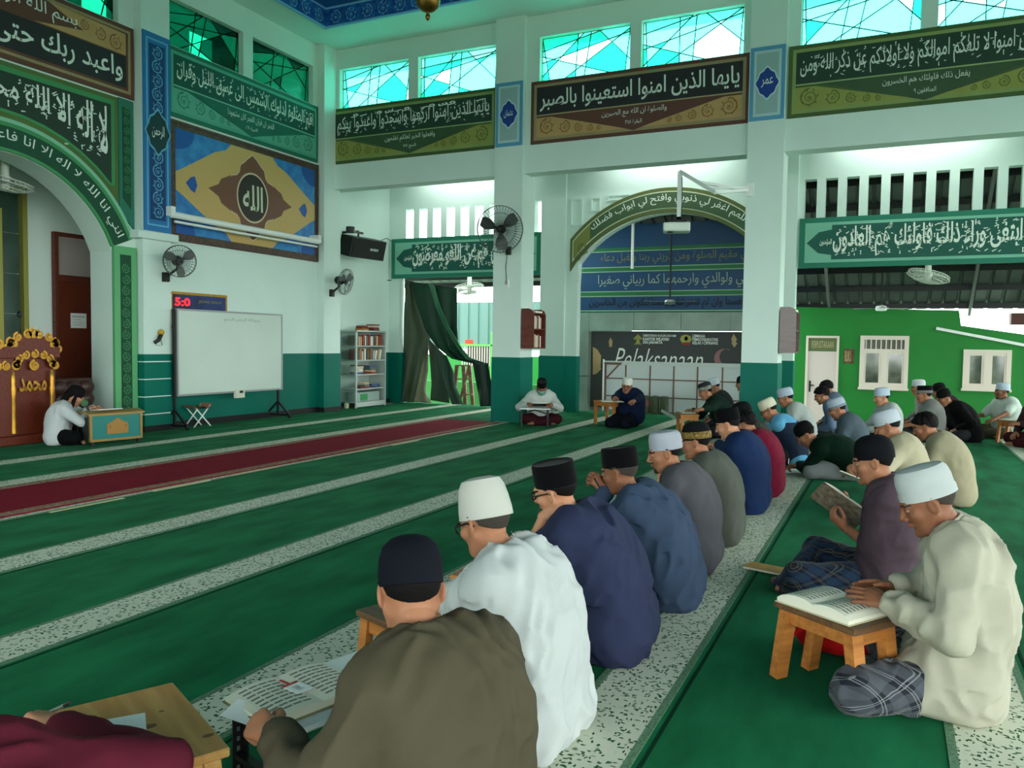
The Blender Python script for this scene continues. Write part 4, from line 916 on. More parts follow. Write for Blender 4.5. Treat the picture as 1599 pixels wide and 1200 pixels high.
# speaker
t = empty('wall_speaker', (0, 0, 0), 'black loudspeaker hung beside the corner column', 'speaker')
p0 = Vector(onY(568, 387, 9.95)); Ms = Matrix.Translation(p0) @ Matrix.Rotation(math.radians(-8), 4, 'Z') @ Matrix.Rotation(math.radians(14), 4, 'X')
b = MB(); b.T = Ms; b.box(-.5, .5, -.15, .2, -.21, .2); b.build('cabinet', M_BLACK, t, False, .012)
b = MB(); b.T = Ms; b.box(-.47, .47, -.162, -.152, -.18, .17); b.build('grille', mat('speaker grille', (30, 32, 32), .8, bump=.4, bscale=200), t)
lettering('badge', 'GRATECH', lambda a, c: tuple(Ms @ Vector((.02+.24*a, -.166, -.03+.05*c))), M_INK, t, False, .03)
part('bracket', M_BLACK, t, lambda b: b.tube([tuple(p0+Vector((-.05, .5, .33))), tuple(p0+Vector((-.05, .1, .33))), tuple(p0+Vector((-.05, .1, .2)))], .025).bar(tuple(p0+Vector((-.32, .1, .31))), tuple(p0+Vector((.1, .1, .31))), .04))
part('bracket_knob', M_BLACK, t, lambda b: b.lathe([(0, -.06), (.09, -.06), (.09, .06), (0, .06)], 14, tuple(p0+Vector((-.32, .1, .33)))), True)
MB().tube([onX(590, 378, 14.0), onX(604, 372, 15.0), onX(613, 378, 15.44)], .008).build('cable', M_BLACK, t)
tag(MB().tube([onX(611, 438, 15.44), onX(588, 438, 15.42), onX(584, 445, 15.42), onX(584, 505, 15.42)], .012).build('conduit', mat('grey conduit', (90, 104, 98), .5)), 'grey conduit dropping to the book cabinet', 'conduit')
# book cabinet
bc = empty('book_cabinet', (14.16, 10.2, 0), 'grey steel book cabinet with glass side full of books', 'cabinet')
bw_, bd, bh = 1.08, .44, 1.62; x0, x1, y0, y1 = -.54, .54, -.22, .21
ms = mat('grey cabinet steel', (176, 188, 182), .4, metal=.2)
for x in (x0, x1-.035):
    for y in (y0, y1-.035): boxo('post', ms, x, x+.035, y, y+.035, 0, bh, bc)
boxo('back_panel', ms, x0+.035, x1-.035, y1-.012, y1, .05, bh-.03, bc); boxo('top', ms, x0, x1, y0, y1, bh-.03, bh, bc); boxo('plinth', ms, x0+.035, x1-.035, y0, y0+.02, .02, .12, bc)
boxo('side_glass', G_CLEAR, x0+.01, x0+.016, y0+.035, y1-.035, .05, bh-.03, bc); boxo('side_panel', ms, x1-.015, x1-.005, y0+.035, y1-.035, .05, bh-.03, bc)
shz = [.12, .40, .70, 1.0, 1.30]
for z in shz: boxo('shelf', ms, x0+.02, x1-.036, y0+.01, y1-.015, z-.02, z, bc)
bcols = [(120, 44, 36), (150, 60, 48), (206, 200, 180), (196, 170, 130), (60, 84, 130), (96, 70, 54), (228, 226, 214), (110, 36, 44), (170, 120, 60), (90, 100, 96)]
bm_ = [mat('book cover %d' % i, c, .6) for i, c in enumerate(bcols)]
rb = random.Random(3); BN = [0]
ORD = ['first', 'second', 'third', 'fourth', 'fifth', 'sixth', 'seventh', 'eighth', 'ninth', 'tenth', 'eleventh', 'twelfth', 'thirteenth', 'fourteenth', 'fifteenth', 'sixteenth', 'seventeenth', 'eighteenth', 'nineteenth', 'twentieth']
CN = ['brick red', 'rust', 'pale grey', 'tan', 'blue', 'brown', 'white', 'wine red', 'ochre', 'grey green']
def book(loc, w_, d_, h_, ci, lab, grp, rot=(0, 0, 0)):
    o = empty('book', loc, lab, 'book', grp); o.rotation_euler = rot
    boxo('cover', bm_[ci], -w_/2, w_/2, -d_/2, d_/2, 0, h_, o); boxo('page_block', M_PAPER, -w_/2+.003, w_/2-.003, -d_/2+.003, d_/2+.001, .003, h_+.0005, o); return o
cx, cy = 14.16, 10.2
for row, (z, nm) in enumerate(((1.30, 'top'), (1.0, 'second'), (.70, 'middle'))):
    x = cx+x0+.07; k = 0
    while x < cx+x1-.1 and k < 19:
        if row == 1 and 8 <= k <= 9: x += .06
        wd = rb.uniform(.025, .055); h = rb.uniform(.17, .24); ci = rb.randrange(10); lean = 0
        if row == 1 and k > 10: ci = rb.choice((2, 3, 6)); lean = .22
        if row == 2: 
            break
        book((x+wd/2, cy-.06+rb.uniform(-.02, .02), z+.002+(.007 if lean else 0)), wd, .18, h, ci, CN[ci]+' upright book, '+ORD[k]+' on the '+nm+' cabinet shelf', 'books in the steel cabinet', (0, lean, 0)); x += wd+.006+(.03 if lean else 0); k += 1
for sx, base, n, nm in ((-.28, .70, 6, 'left pile on the middle cabinet shelf'), (.2, .70, 5, 'right pile on the middle cabinet shelf'), (-.05, .40, 3, 'low pile on the fourth cabinet shelf'), (.3, .40, 2, 'small right pile on the fourth cabinet shelf'), (-.1, 1.62, 3, 'pile on top of the cabinet'), (.3, 1.62, 4, 'right pile on top of the cabinet')):
    z = base+.002
    for k in range(n):
        h = rb.uniform(.022, .04); ci = rb.randrange(10); book((cx+sx, cy-.04, z), rb.uniform(.2, .26), rb.uniform(.16, .2), h, ci, CN[ci]+' book lying '+ORD[k]+' from below in the '+nm, 'books in the steel cabinet', (0, 0, rb.uniform(-.25, .25))); z += h+.002
bx = empty('plastic_box', (cx, cy-.02, .122), 'clear plastic box with a green lid piece on the lowest shelf', 'box')
boxo('bin', mat('cloudy plastic', (150, 168, 164), .3), -.4, .4, -.13, .13, 0, .2, bx, .01); boxo('green_item', mat('green plastic', (20, 140, 70), .4), -.3, -.05, -.138, -.131, .02, .16, bx)
# wooden wall shelves on the pillars
def pillar_shelf(Y, zc, lab, bk, X=13.1, M_WOODD=M_WOODD):
    t = empty('wall_shelf', (0, 0, 0), lab, 'shelf', 'wooden pillar shelves'); y1 = Y; y0 = Y-.24; za, zb = zc-.35, zc+.35; xa, xb = X-.27, X+.27
    for x in (xa, xb-.02):
        b = MB(); pts = [(y1, za), (y0, za), (y0, zb-.1), (y0+.03, zb-.03), (y0+.1, zb), (y1, zb)]
        b.prism(pts, lambda u, v: (x, u, v), lambda u, v: (x+.02, u, v)); b.build('side_board', M_WOODD, t)
    for z in (za, zc-.02, zb-.09): boxo('shelf_board', M_WOODD, xa+.02, xb-.02, y0+.01, y1, z, z+.02, t)
    boxo('back_board', M_WOODD, xa+.02, xb-.02, y1-.012, y1, za, zb-.05, t)
    k = 0
    for z in (za+.02, zc):
        for j in range(7):
            w_ = .03+.012*((j*7+k) % 3); book((xa+.06+j*.062, y1-.11, z+.002), w_, .15, .2+.015*(j % 3), (2, 6, 3, 6, 2, 0, 6)[(j+k) % 7], '%s book, %s on the %s board, %s' % (CN[(2, 6, 3, 6, 2, 0, 6)[(j+k) % 7]], ORD[j], 'lower' if z < zc-.1 else 'upper', bk), 'books on the pillar shelves')
        k += 1
    book((X, y1-.12, zb-.068), .3, .2, .03, 6, 'white book lying on top board of the '+bk, 'books on the pillar shelves')
pillar_shelf(5.885, 1.66, 'dark wooden shelf with books on the fan pillar', 'fan pillar shelf')
pillar_shelf(1.555, 1.66, 'brown wooden shelf on the projector pillar', 'projector pillar shelf', 13.1, mat('glossy brown laminate', (112, 92, 90), .25, var=.2, vscale=5, stretch=(1, 1, 6)))
# socket and cable on the fan pillar
t = empty('power_socket', (0, 0, 0), 'white power socket on the pillar below the large fan', 'socket'); q = onX(792, 443, 12.83); boxo('socket_box', M_WHITE, 12.8, 12.83, q[1]-.035, q[1]+.035, q[2]-.07, q[2]+.07, t); boxo('plug', M_GREY, 12.78, 12.8, q[1]-.02, q[1]+.02, q[2]-.02, q[2]+.05, t)
part('cord', M_BLACK, t, lambda b: b.tube([(12.79, q[1], q[2]+.05), (12.8, q[1]+.02, q[2]+.3), (12.8, q[1]-.01, q[2]+.52)], .006))
# projector bracket and projector
t = empty('ceiling_projector', (0, 0, 0), 'white projector hanging from a steel arm on the pillar', 'projector'); X = 12.7
tp = onX(1062, 268, X); pj = onX(1057, 356, X); j1 = onX(1100, 287, X); w1 = Vector(onX(1168, 297, 12.83)); 
part('drop_tube', M_WHITE, t, lambda b: b.bar(tuple(tp), (tp[0], tp[1], pj[2]+.1), .06))
part('arm', M_WHITE, t, lambda b: b.bar(tuple(tp), tuple(onX(1117, 301, 12.4)), .05))
part('arm', M_WHITE, t, lambda b: b.bar(tuple(onX(1093, 285, 12.55)), tuple(w1), .045)); part('arm', M_WHITE, t, lambda b: b.bar(tuple(onX(1117, 301, 12.4)), tuple(w1), .045))
part('arm', M_WHITE, t, lambda b: b.bar(tuple(onX(1105, 294, 12.5)), tuple(onX(1167, 293, 12.83)), .03))
part('wall_plate', M_WHITE, t, lambda b: b.box(12.81, 12.83, 2.0, 2.1, w1.z-.1, w1.z+.1))
part('mount', M_DARK, t, lambda b: b.box(tp[0]-.12, tp[0]+.12, tp[1]-.16, tp[1]+.12, pj[2]+.08, pj[2]+.11).box(tp[0]-.03, tp[0]+.03, tp[1]-.03, tp[1]+.03, pj[2]+.1, pj[2]+.17))
z = pj[2]-.02; y = (onX(1035, 360, X)[1]+onX(1078, 360, X)[1])/2
b = MB(); b.T = Matrix.Translation((X, y, z)) @ Matrix.Rotation(.25, 4, 'Z'); b.box(-.17, .17, -.21, .21, -.05, .09); b.build('body', mat('projector white', (214, 224, 214), .45), t, False, .02)
b = MB(); b.T = Matrix.Translation((X, y, z)) @ Matrix.Rotation(.25, 4, 'Z'); b.lathe([(0, -.02), (.045, -.02), (.045, .03), (0, .03)], 14, (-.1, .1, -.05)); b.build('lens', M_DARK, t, True)
part('cable', M_BLACK, t, lambda b: b.tube([(X-.03, tp[1]-.04, pj[2]+.1), (X-.03, tp[1]-.05, pj[2]+.4), (X-.02, tp[1]-.04, tp[2]-.1)], .006))
# brass pendant under the ceiling
v = ray(668, 33); v = v/np.linalg.norm(v)*9.6+np.array([0, 0, CAM_H])
t = empty('brass_pendant', tuple(v), 'brass pendant bulb hanging below the blue ceiling', 'pendant')
br_ = mat('aged brass', (140, 104, 48), .35, metal=.9, var=.3, vscale=10)
part('finial', br_, t, lambda b: b.lathe([(0, 0), (.012, .01), (.025, .03), (.028, .05), (.015, .08), (.02, .095)], 16), True)
part('bowl', br_, t, lambda b: b.lathe([(.02, .09), (.07, .11), (.11, .15), (.135, .21), (.13, .26), (.1, .29)], 24), True); part('collar', br_, t, lambda b: b.lathe([(.1, .29), (.14, .3), (.14, .33), (.08, .36), (.05, .45), (.05, .6), (.09, .7), (.03, .8)], 24), True)
part('rod', br_, t, lambda b: b.tube([(0, 0, .8), (0, 0, 8.0-v[2])], .015))
# pulpit
t = empty('wooden_pulpit', (6.22, 10.42, 0), 'carved red wooden pulpit with gilt ornaments at the left edge', 'pulpit')
M_MIM = wood('red pulpit wood', (112, 40, 18), (84, 28, 12), 3., .45); pf = PM(Matrix.Translation((6.05, 9.75, 0)) @ Matrix(((1, 0, 0, 0), (0, 0, -1, 0), (0, 1, 0, 0), (0, 0, 0, 1))))
pf = PY(-.3)
boxo('body', M_MIM, -.55, .9, -.3, .3, .12, 1.2, t, .01); boxo('plinth', M_MIM, -.6, .95, -.34, .34, 0, .12, t, .01); boxo('side_post', M_MIM, -.55, .3, -.36, -.3, .12, 1.12, t, .01)
for x in (-.6, .22): pass
rplate('cornice', pf, -.55, .92, 1.12, 1.26, 0, .06, M_MIM, t)
plate('crest', pf, [(.22, 1.2)]+[(.57+.33*math.cos(PI*k/12), 1.22+.2*math.sin(PI*k/12)) for k in range(12, -1, -1)]+[(.92, 1.2)], .0, .05, M_MIM, t)
def gilt(name, cen, r, n, z): 
    pass
scroll('gilt_crest', pf, [(.57+.34*math.cos(a_), 1.24+.19*math.sin(a_), .05, 1) for a_ in [PI*k/7 for k in range(8)]]+[(.3, 1.3, .06, 1), (.84, 1.3, .06, -1), (.57, 1.44, .06, 1)], .055, M_GOLD, t, .03)
scroll('gilt_band', pf, [(-.5+k*.1, 1.29, .055, 1 if k % 2 else -1) for k in range(7)]+[(-.5+k*.1, 1.02, .05, 1) for k in range(8)]+[(.33+.0*k, 1.02, .05, 1) for k in range(1)]+[(.57+.24*math.cos(a_), 1.04+.13*math.sin(a_), .045, -1) for a_ in [PI*k/6 for k in range(7)]]+[(.57, 1.02, .06, 1), (.86, 1.02, .05, 1)], .062, M_GOLD, t, .03)
lettering('gilt_name', 'محمد', fit(pf, .38, .75, .68, .86, .03), M_GOLD, t, True, .02)
for x in (.28, .8): part('gilt_post', M_GOLD, t, lambda b: b.lathe([(0, .16), (.035, .16), (.03, .25), (.025, .6), (.035, .72), (.025, .76), (.03, .84), (.015, .95), (0, .97)], 12, (x, -.36, 0)), True)
# gooseneck microphone
tag(MB().tube([(6.76, 10.3, 1.21), (6.75, 10.28, 1.5), (6.73, 10.26, 1.65)], [.006, .005, .005]).sphere((6.725, 10.255, 1.68), .03, 10, 6, (1, 1, 1.5)).build('gooseneck_microphone', M_BLACK, None, True), 'thin black gooseneck microphone rising from the pulpit', 'microphone')
# brown armchair behind the reader
t = empty('armchair', (7.5, 10.3, 0), 'dark brown tufted leather chair back behind the reader', 'chair')
M_LEA = mat('brown leather', (58, 30, 24), .45, bump=.2, bscale=30)
b = MB()
for i in range(3):
    for j in range(4): b.sphere((-.2+i*.2, 0, .18+j*.17), .125, 12, 8, (1, .5, .85))
o_ = b.build('backrest', M_LEA, t, True); o_['kind'] = 'stuff'; boxo('back_board', M_LEA, -.33, .33, .02, .1, .02, .82, t, .02)
boxo('seat', M_LEA, -.33, .33, -.1, .1, .05, .12, t, .02)
# teal reading desk
dA, dB = fl(140, 698), fl(222, 690); dv = dB-dA; ang = math.atan2(dv[1], dv[0]); dl = np.linalg.norm(dv)
t = empty('reading_desk', tuple(dA), 'low teal reading desk with gilt edging and an arch emblem', 'desk', None, ang)
M_DT = mat('desk teal', (10, 118, 112), .4); M_DG = mat('desk gilt edge', (150, 122, 66), .4, metal=.3)
dep = .38
boxo('front_panel', M_DT, 0, dl, 0, .025, .07, .4, t)
b = MB()
for r_ in ((0, dl, .05, .08), (0, dl, .385, .415), (0, .03, .05, .415), (dl-.03, dl, .05, .415)): b.box(r_[0], r_[1], -.012, .03, r_[2], r_[3])
b.build('gilt_edging', M_DG, t)
for x in (0, dl-.025): boxo('side_panel', mat('desk dark side', (30, 34, 32), .6), x, x+.025, .025, dep-.2, .07, .36, t)
for x in (.02, dl-.06):
    for y in (.0, dep-.06): boxo('foot', M_DARK, x, x+.04, y, y+.04, 0, .07 if y < .1 else .36, t)
b = MB(); b.prism([(-.03, .415), (.1, .45), (dep+.1, .40), (dep+.1, .375), (.1, .425), (-.03, .39)], lambda u, v: (-.02, u, v), lambda u, v: (dl+.02, u, v)); b.build('sloped_top', M_DG, t)
pe = PY(0.0)
plate('emblem', pe, [(dl*.32, .14), (dl*.72, .14), (dl*.72, .27), (dl*.62, .3), (dl*.52, .35), (dl*.42, .3), (dl*.32, .27)], .001, .01, mat('emblem ochre', (160, 116, 50), .5), t)
for x in (.36, .66): plate('emblem_arch', pe, [(dl*x, .22), (dl*(x+.02), .27), (dl*(x+.02), .22)], .0105, .012, mat('emblem brown', (96, 70, 40), .5), t)
# hanging lamp hook on pilaster
q = onY(252, 519, 9.95); t = empty('wall_hook_lamp', tuple(q), 'small yellow headed device hooked on the grooved pilaster', 'device')
part('head', mat('yellow plastic', (190, 150, 40), .5), t, lambda b: b.sphere((0, 0, 0), .045, 12, 8), True); part('body', M_BLACK, t, lambda b: b.tube([(0, 0, -.03), (-.05, .0, -.12), (-.11, .02, -.16)], .03), True); part('cord', mat('pale cord', (150, 160, 150), .6), t, lambda b: b.tube([(0, .02, -.04), (.04, .03, -.2), (-.06, .03, -.2), (-.1, .03, -.14)], .006))
# small white object on the floor by the cabinet
q = fl(541, 638); tag(MB().lathe([(0, 0), (.05, 0), (.055, .08), (.03, .11), (0, .11)], 12, (q[0], q[1], 0)).build('small_jar', mat('jar cream', (200, 196, 160), .5), None, True), 'small cream jar on the floor left of the cabinet', 'jar')
# draped green cloth in the first bay
t = empty('draped_cloth', (15.4, 9, 0), 'green tarpaulin cloths draped across the side opening', 'curtain'); t.location = (0, 0, 0)
def drape(name, L_, R_, X, m, amp=.05, n=14, k=24, seed=0, fy=3.):
    def along(P, s):
        d_ = [0]
        for i in range(1, len(P)): d_.append(d_[-1]+math.hypot(P[i][0]-P[i-1][0], P[i][1]-P[i-1][1]))
        s *= d_[-1]
        for i in range(1, len(P)):
            if s <= d_[i]+1e-9: f_ = (s-d_[i-1])/(d_[i]-d_[i-1]); return (P[i-1][0]+(P[i][0]-P[i-1][0])*f_, P[i-1][1]+(P[i][1]-P[i-1][1])*f_)
        return P[-1]
    vs = []
    for j in range(k+1):
        a_, c_ = along(L_, j/k), along(R_, j/k)
        for i in range(n+1):
            f_ = i/n; x_ = X+amp*math.sin(f_*fy*2*PI+seed+j*.12)+amp*.4*math.sin(f_*7+j*.5); p = onX(a_[0]+(c_[0]-a_[0])*f_, a_[1]+(c_[1]-a_[1])*f_, x_); p[2] = max(p[2], .012); vs.append(tuple(p))
    b = MB().add(vs, [(j*(n+1)+i, j*(n+1)+i+1, (j+1)*(n+1)+i+1, (j+1)*(n+1)+i) for j in range(k) for i in range(n)]); o = b.build(name, m, t, True)
    so = o.modifiers.new('thickness', 'SOLIDIFY'); so.thickness = .008; return o
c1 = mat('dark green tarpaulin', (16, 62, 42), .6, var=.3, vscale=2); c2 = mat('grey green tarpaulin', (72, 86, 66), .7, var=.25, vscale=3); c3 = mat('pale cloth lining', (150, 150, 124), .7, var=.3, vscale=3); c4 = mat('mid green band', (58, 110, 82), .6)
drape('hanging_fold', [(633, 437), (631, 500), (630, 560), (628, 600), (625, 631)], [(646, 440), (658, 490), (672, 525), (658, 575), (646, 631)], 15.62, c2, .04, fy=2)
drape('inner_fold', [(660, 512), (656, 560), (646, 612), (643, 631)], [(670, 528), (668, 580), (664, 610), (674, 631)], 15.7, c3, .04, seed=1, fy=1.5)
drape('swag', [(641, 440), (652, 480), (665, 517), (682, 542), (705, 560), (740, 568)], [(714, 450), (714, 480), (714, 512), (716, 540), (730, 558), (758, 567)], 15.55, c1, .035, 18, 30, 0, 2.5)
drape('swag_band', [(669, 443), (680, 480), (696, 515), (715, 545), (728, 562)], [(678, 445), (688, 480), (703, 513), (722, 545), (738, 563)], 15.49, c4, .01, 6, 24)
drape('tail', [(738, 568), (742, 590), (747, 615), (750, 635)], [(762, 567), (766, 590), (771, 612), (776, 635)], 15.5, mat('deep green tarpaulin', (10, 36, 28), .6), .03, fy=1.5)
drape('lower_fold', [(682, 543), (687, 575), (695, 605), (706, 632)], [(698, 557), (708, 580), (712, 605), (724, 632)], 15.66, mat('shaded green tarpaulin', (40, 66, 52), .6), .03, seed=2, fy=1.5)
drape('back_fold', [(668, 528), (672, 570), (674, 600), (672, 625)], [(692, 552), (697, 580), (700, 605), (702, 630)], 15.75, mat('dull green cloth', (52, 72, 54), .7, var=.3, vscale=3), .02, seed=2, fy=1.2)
# timber step ladder
t = empty('step_ladder', (0, 0, 0), 'rough timber step ladder standing in the side opening', 'ladder')
wl_ = wood('weathered timber', (150, 120, 92), (110, 84, 60)); X = 16.0
f = lambda x, y, dx=0.: tuple(onX(x, y, X+dx))
for a_, c_ in (((714, 570), (707, 637)), ((733, 571), (739, 637)), ((724, 572), (727, 635))): part('rail', wl_, t, lambda b: b.bar(f(*a_), f(*c_), .085, .05))
part('brace', wl_, t, lambda b: b.bar(f(732, 573, -.04), f(716, 634, -.04), .07, .03)); 
for y_, xa, xb in ((571, 712, 735), (592, 711, 735), (616, 708, 738)): part('rung', wl_, t, lambda b: b.bar(f(xa, y_, -.03), f(xb, y_, -.03), .08, .03))
# ================================================================== PEOPLE: implicit-surface figures
def sd_cone(P, a, b, ra, rb):
    a = np.asarray(a, float); b = np.asarray(b, float); ab = b-a; L2 = float(ab@ab)+1e-12
    pa = P-a; t = np.clip(pa@ab/L2, 0, 1); q = pa-t[:, None]*ab
    return np.sqrt(np.einsum('ij,ij->i', q, q))-(ra+(rb-ra)*t)
def sd_ell(P, c, r, Rm=None):
    q = P-np.asarray(c, float)
    if Rm is not None: q = q@np.asarray(Rm)
    r = np.asarray(r, float); k0 = np.sqrt(np.sum((q/r)**2, 1)); k1 = np.sqrt(np.sum((q/r**2)**2, 1))+1e-9
    return k0*(k0-1)/k1
def smin(a, b, k):
    if k <= 0: return np.minimum(a, b)
    h = np.clip(.5+.5*(b-a)/k, 0, 1); return b+(a-b)*h-k*h*(1-h)
def smax(a, b, k): return -smin(-a, -b, k)
def union(P, prims):
    d = None
    for pr in prims:
        k = pr[-1]
        e = sd_cone(P, *pr[1:5]) if pr[0] == 'c' else sd_ell(P, *pr[1:-1])
        d = e if d is None else smin(d, e, k)
    return d
def sdmesh(fn, lo, hi, h, margin=.02):
    lo = np.asarray(lo, float); hi = np.asarray(hi, float); c = 4
    n = np.maximum(np.ceil((hi-lo)/(h*c)).astype(int), 1)
    g = np.stack(np.meshgrid(*[np.arange(k) for k in n], indexing='ij'), -1).reshape(-1, 3)
    d0 = fn(lo+(g+.5)*h*c).reshape(n)
    act = np.abs(d0) < h*c*.9+margin
    N = n*c+1
    rep = act.repeat(c, 0).repeat(c, 1).repeat(c, 2); m = np.zeros(N, bool)
    for i in (0, 1):
        for j in (0, 1):
            for k in (0, 1): m[i:i+N[0]-1, j:j+N[1]-1, k:k+N[2]-1] |= rep
    V = np.pad(d0.repeat(c, 0).repeat(c, 1).repeat(c, 2), ((0, 1),)*3, mode='edge').astype(float)
    idx = np.argwhere(m); V[m] = fn(lo+idx*h)
    V[0] = V[-1] = 1; V[:, 0] = V[:, -1] = 1; V[:, :, 0] = V[:, :, -1] = 1
    s = V < 0
    cs = s[:-1, :-1, :-1].astype(np.int8)
    tot = sum(s[i:i+N[0]-1, j:j+N[1]-1, k:k+N[2]-1].astype(np.int8) for i in (0, 1) for j in (0, 1) for k in (0, 1))
    cell = (tot > 0) & (tot < 8); ci = np.argwhere(cell); 
    if len(ci) == 0: return np.zeros((0, 3)), np.zeros((0, 4), int)
    acc = np.zeros((len(ci), 3)); cnt = np.zeros(len(ci))
    cor = [(i, j, k) for i in (0, 1) for j in (0, 1) for k in (0, 1)]
    val = {o: V[ci[:, 0]+o[0], ci[:, 1]+o[1], ci[:, 2]+o[2]] for o in cor}
    for o in cor:
        for ax in range(3):
            if o[ax] == 0:
                p = list(o); p[ax] = 1; p = tuple(p); a, b = val[o], val[p]; x = (a < 0) != (b < 0)
                t = np.where(x, a/np.where(x, a-b, 1), 0); pos = np.tile(np.array(o, float), (len(ci), 1)); pos[:, ax] = t
                acc += pos*x[:, None]; cnt += x
    verts = lo+(ci+acc/np.maximum(cnt, 1)[:, None])*h
    lut = -np.ones(cell.shape, int); lut[cell] = np.arange(len(ci)); quads = []
    for ax in range(3):
        a1, a2 = (ax+1) % 3, (ax+2) % 3
        sl0 = [slice(None)]*3; sl1 = [slice(None)]*3; sl0[ax] = slice(0, -1); sl1[ax] = slice(1, None)
        A = s[tuple(sl0)]; B = s[tuple(sl1)]; e = np.argwhere(A != B)
        ok = (e[:, a1] > 0) & (e[:, a2] > 0) & (e[:, a1] < N[a1]-1) & (e[:, a2] < N[a2]-1); e = e[ok]
        def cidx(da, db): q = e.copy(); q[:, a1] -= da; q[:, a2] -= db; return lut[q[:, 0], q[:, 1], q[:, 2]]
        Q = np.stack([cidx(1, 1), cidx(0, 1), cidx(0, 0), cidx(1, 0)], 1); flip = ~A[e[:, 0], e[:, 1], e[:, 2]]
        Q[flip] = Q[flip][:, ::-1]; quads.append(Q)
    return verts, np.concatenate(quads)
def np_mesh(name, verts, quads, mats, mi=None):
    me = bpy.data.meshes.new(name); nv, nf = len(verts), len(quads)
    me.vertices.add(nv); me.vertices.foreach_set('co', np.asarray(verts, np.float32).ravel())
    me.loops.add(nf*4); me.loops.foreach_set('vertex_index', np.asarray(quads, np.int32).ravel())
    me.polygons.add(nf); me.polygons.foreach_set('loop_start', np.arange(0, nf*4, 4, dtype=np.int32))
    try: me.polygons.foreach_set('loop_total', np.full(nf, 4, np.int32))
    except Exception: pass
    me.polygons.foreach_set('use_smooth', np.ones(nf, bool))
    for m in mats: me.materials.append(m)
    if mi is not None: me.polygons.foreach_set('material_index', np.asarray(mi, np.int32))
    me.update(calc_edges=True); me.validate(); return me
# ---- head
def head_sd(P):
    P = P.copy(); P[:, 0] = np.abs(P[:, 0])
    d = sd_ell(P, (0, -.018, .035), (.077, .097, .086))
    d = smin(d, sd_ell(P, (0, .022, -.03), (.061, .07, .078)), .03)
    d = smin(d, sd_cone(P, (.03, .035, -.088), (0, .07, -.1), .026, .02), .02)      # jaw, chin
    d = smin(d, sd_cone(P, (.056, -.0, -.04), (.03, .04, -.09), .02, .02), .02)
    d = smin(d, sd_ell(P, (.043, .058, -.02), (.022, .022, .02)), .02)                # cheek
    d = smin(d, sd_cone(P, (0, .086, .026), (.034, .076, .028), .012, .011), .015)     # brow ridge
    d = smax(d, -sd_ell(P, (.032, .1, .006), (.017, .017, .012)), .012)               # eye socket
    d = smin(d, sd_cone(P, (0, .088, .014), (0, .108, -.026), .0075, .0115), .012)     # nose
    d = smin(d, sd_ell(P, (.0135, .097, -.031), (.0085, .011, .008)), .006)
    d = smin(d, sd_cone(P, (0, .0955, -.055), (.021, .084, -.06), .0062, .0038), .005)  # lips
    d = smin(d, sd_cone(P, (0, .0945, -.0665), (.018, .083, -.063), .0068, .0038), .004)
    e = sd_ell(P, (.08, -.01, -.002), (.009, .021, .033), np.array(((.9, .42, 0), (-.42, .9, 0), (0, 0, 1))).T)
    e = smax(e, -sd_ell(P, (.09, -.004, .002), (.007, .011, .019)), .006)
    d = smin(d, e, .008)
    d = smin(d, sd_cone(P, (0, -.022, -.05), (0, -.045, -.14), .05, .05), .03)      # neck stub
    return d
LODH = (.0042, .0066, .0105); LODC = (.0095, .0135, .019); LODN = (.0041, .006, .0085)
_HC = {}
def head_mesh(lod):
    if lod not in _HC: _HC[lod] = sdmesh(head_sd, (-.11, -.14, -.2), (.11, .14, .14), LODH[lod], .006)
    return _HC[lod]
def hair_mesh(style, lod):
    key = (style, lod)
    if key not in _HC:
        def fn(P):
            th = {'short': .004, 'bare': .016, 'long': .012}[style]
            d = head_sd(P)-th
            if style == 'bare': d = d-.006*np.sin(P[:, 0]*95+3*np.sin(P[:, 1]*60))*np.clip(P[:, 2]*12, 0, 1)
            g = P[:, 2]-(.062+(P[:, 1]-.078)*.60)
            g = np.maximum(g, np.minimum(P[:, 2]-.07, .02)) if style == 'bare' else g
            ear = .03-np.sqrt((P[:, 1]+.008)**2+(P[:, 2]+.002)**2)
            d = np.maximum(d, -g*.85); d = np.maximum(d, np.where(np.abs(P[:, 0]) > .066, ear, -1))
            if style == 'long':
                for s in (-1, 1): d = smin(d, sd_cone(P, (s*.07, .0, .0), (s*.085, .06, -.26), .026, .018), .02)
                d = smin(d, sd_cone(P, (0, -.08, -.02), (0, -.08, -.2), .06, .05), .03)
            return d
        lo = (-.14, -.17, -.3) if style == 'long' else (-.12, -.15, -.13)
        _HC[key] = sdmesh(fn, lo, (.14, .14, .17), LODH[lod], .008)
    return _HC[key]
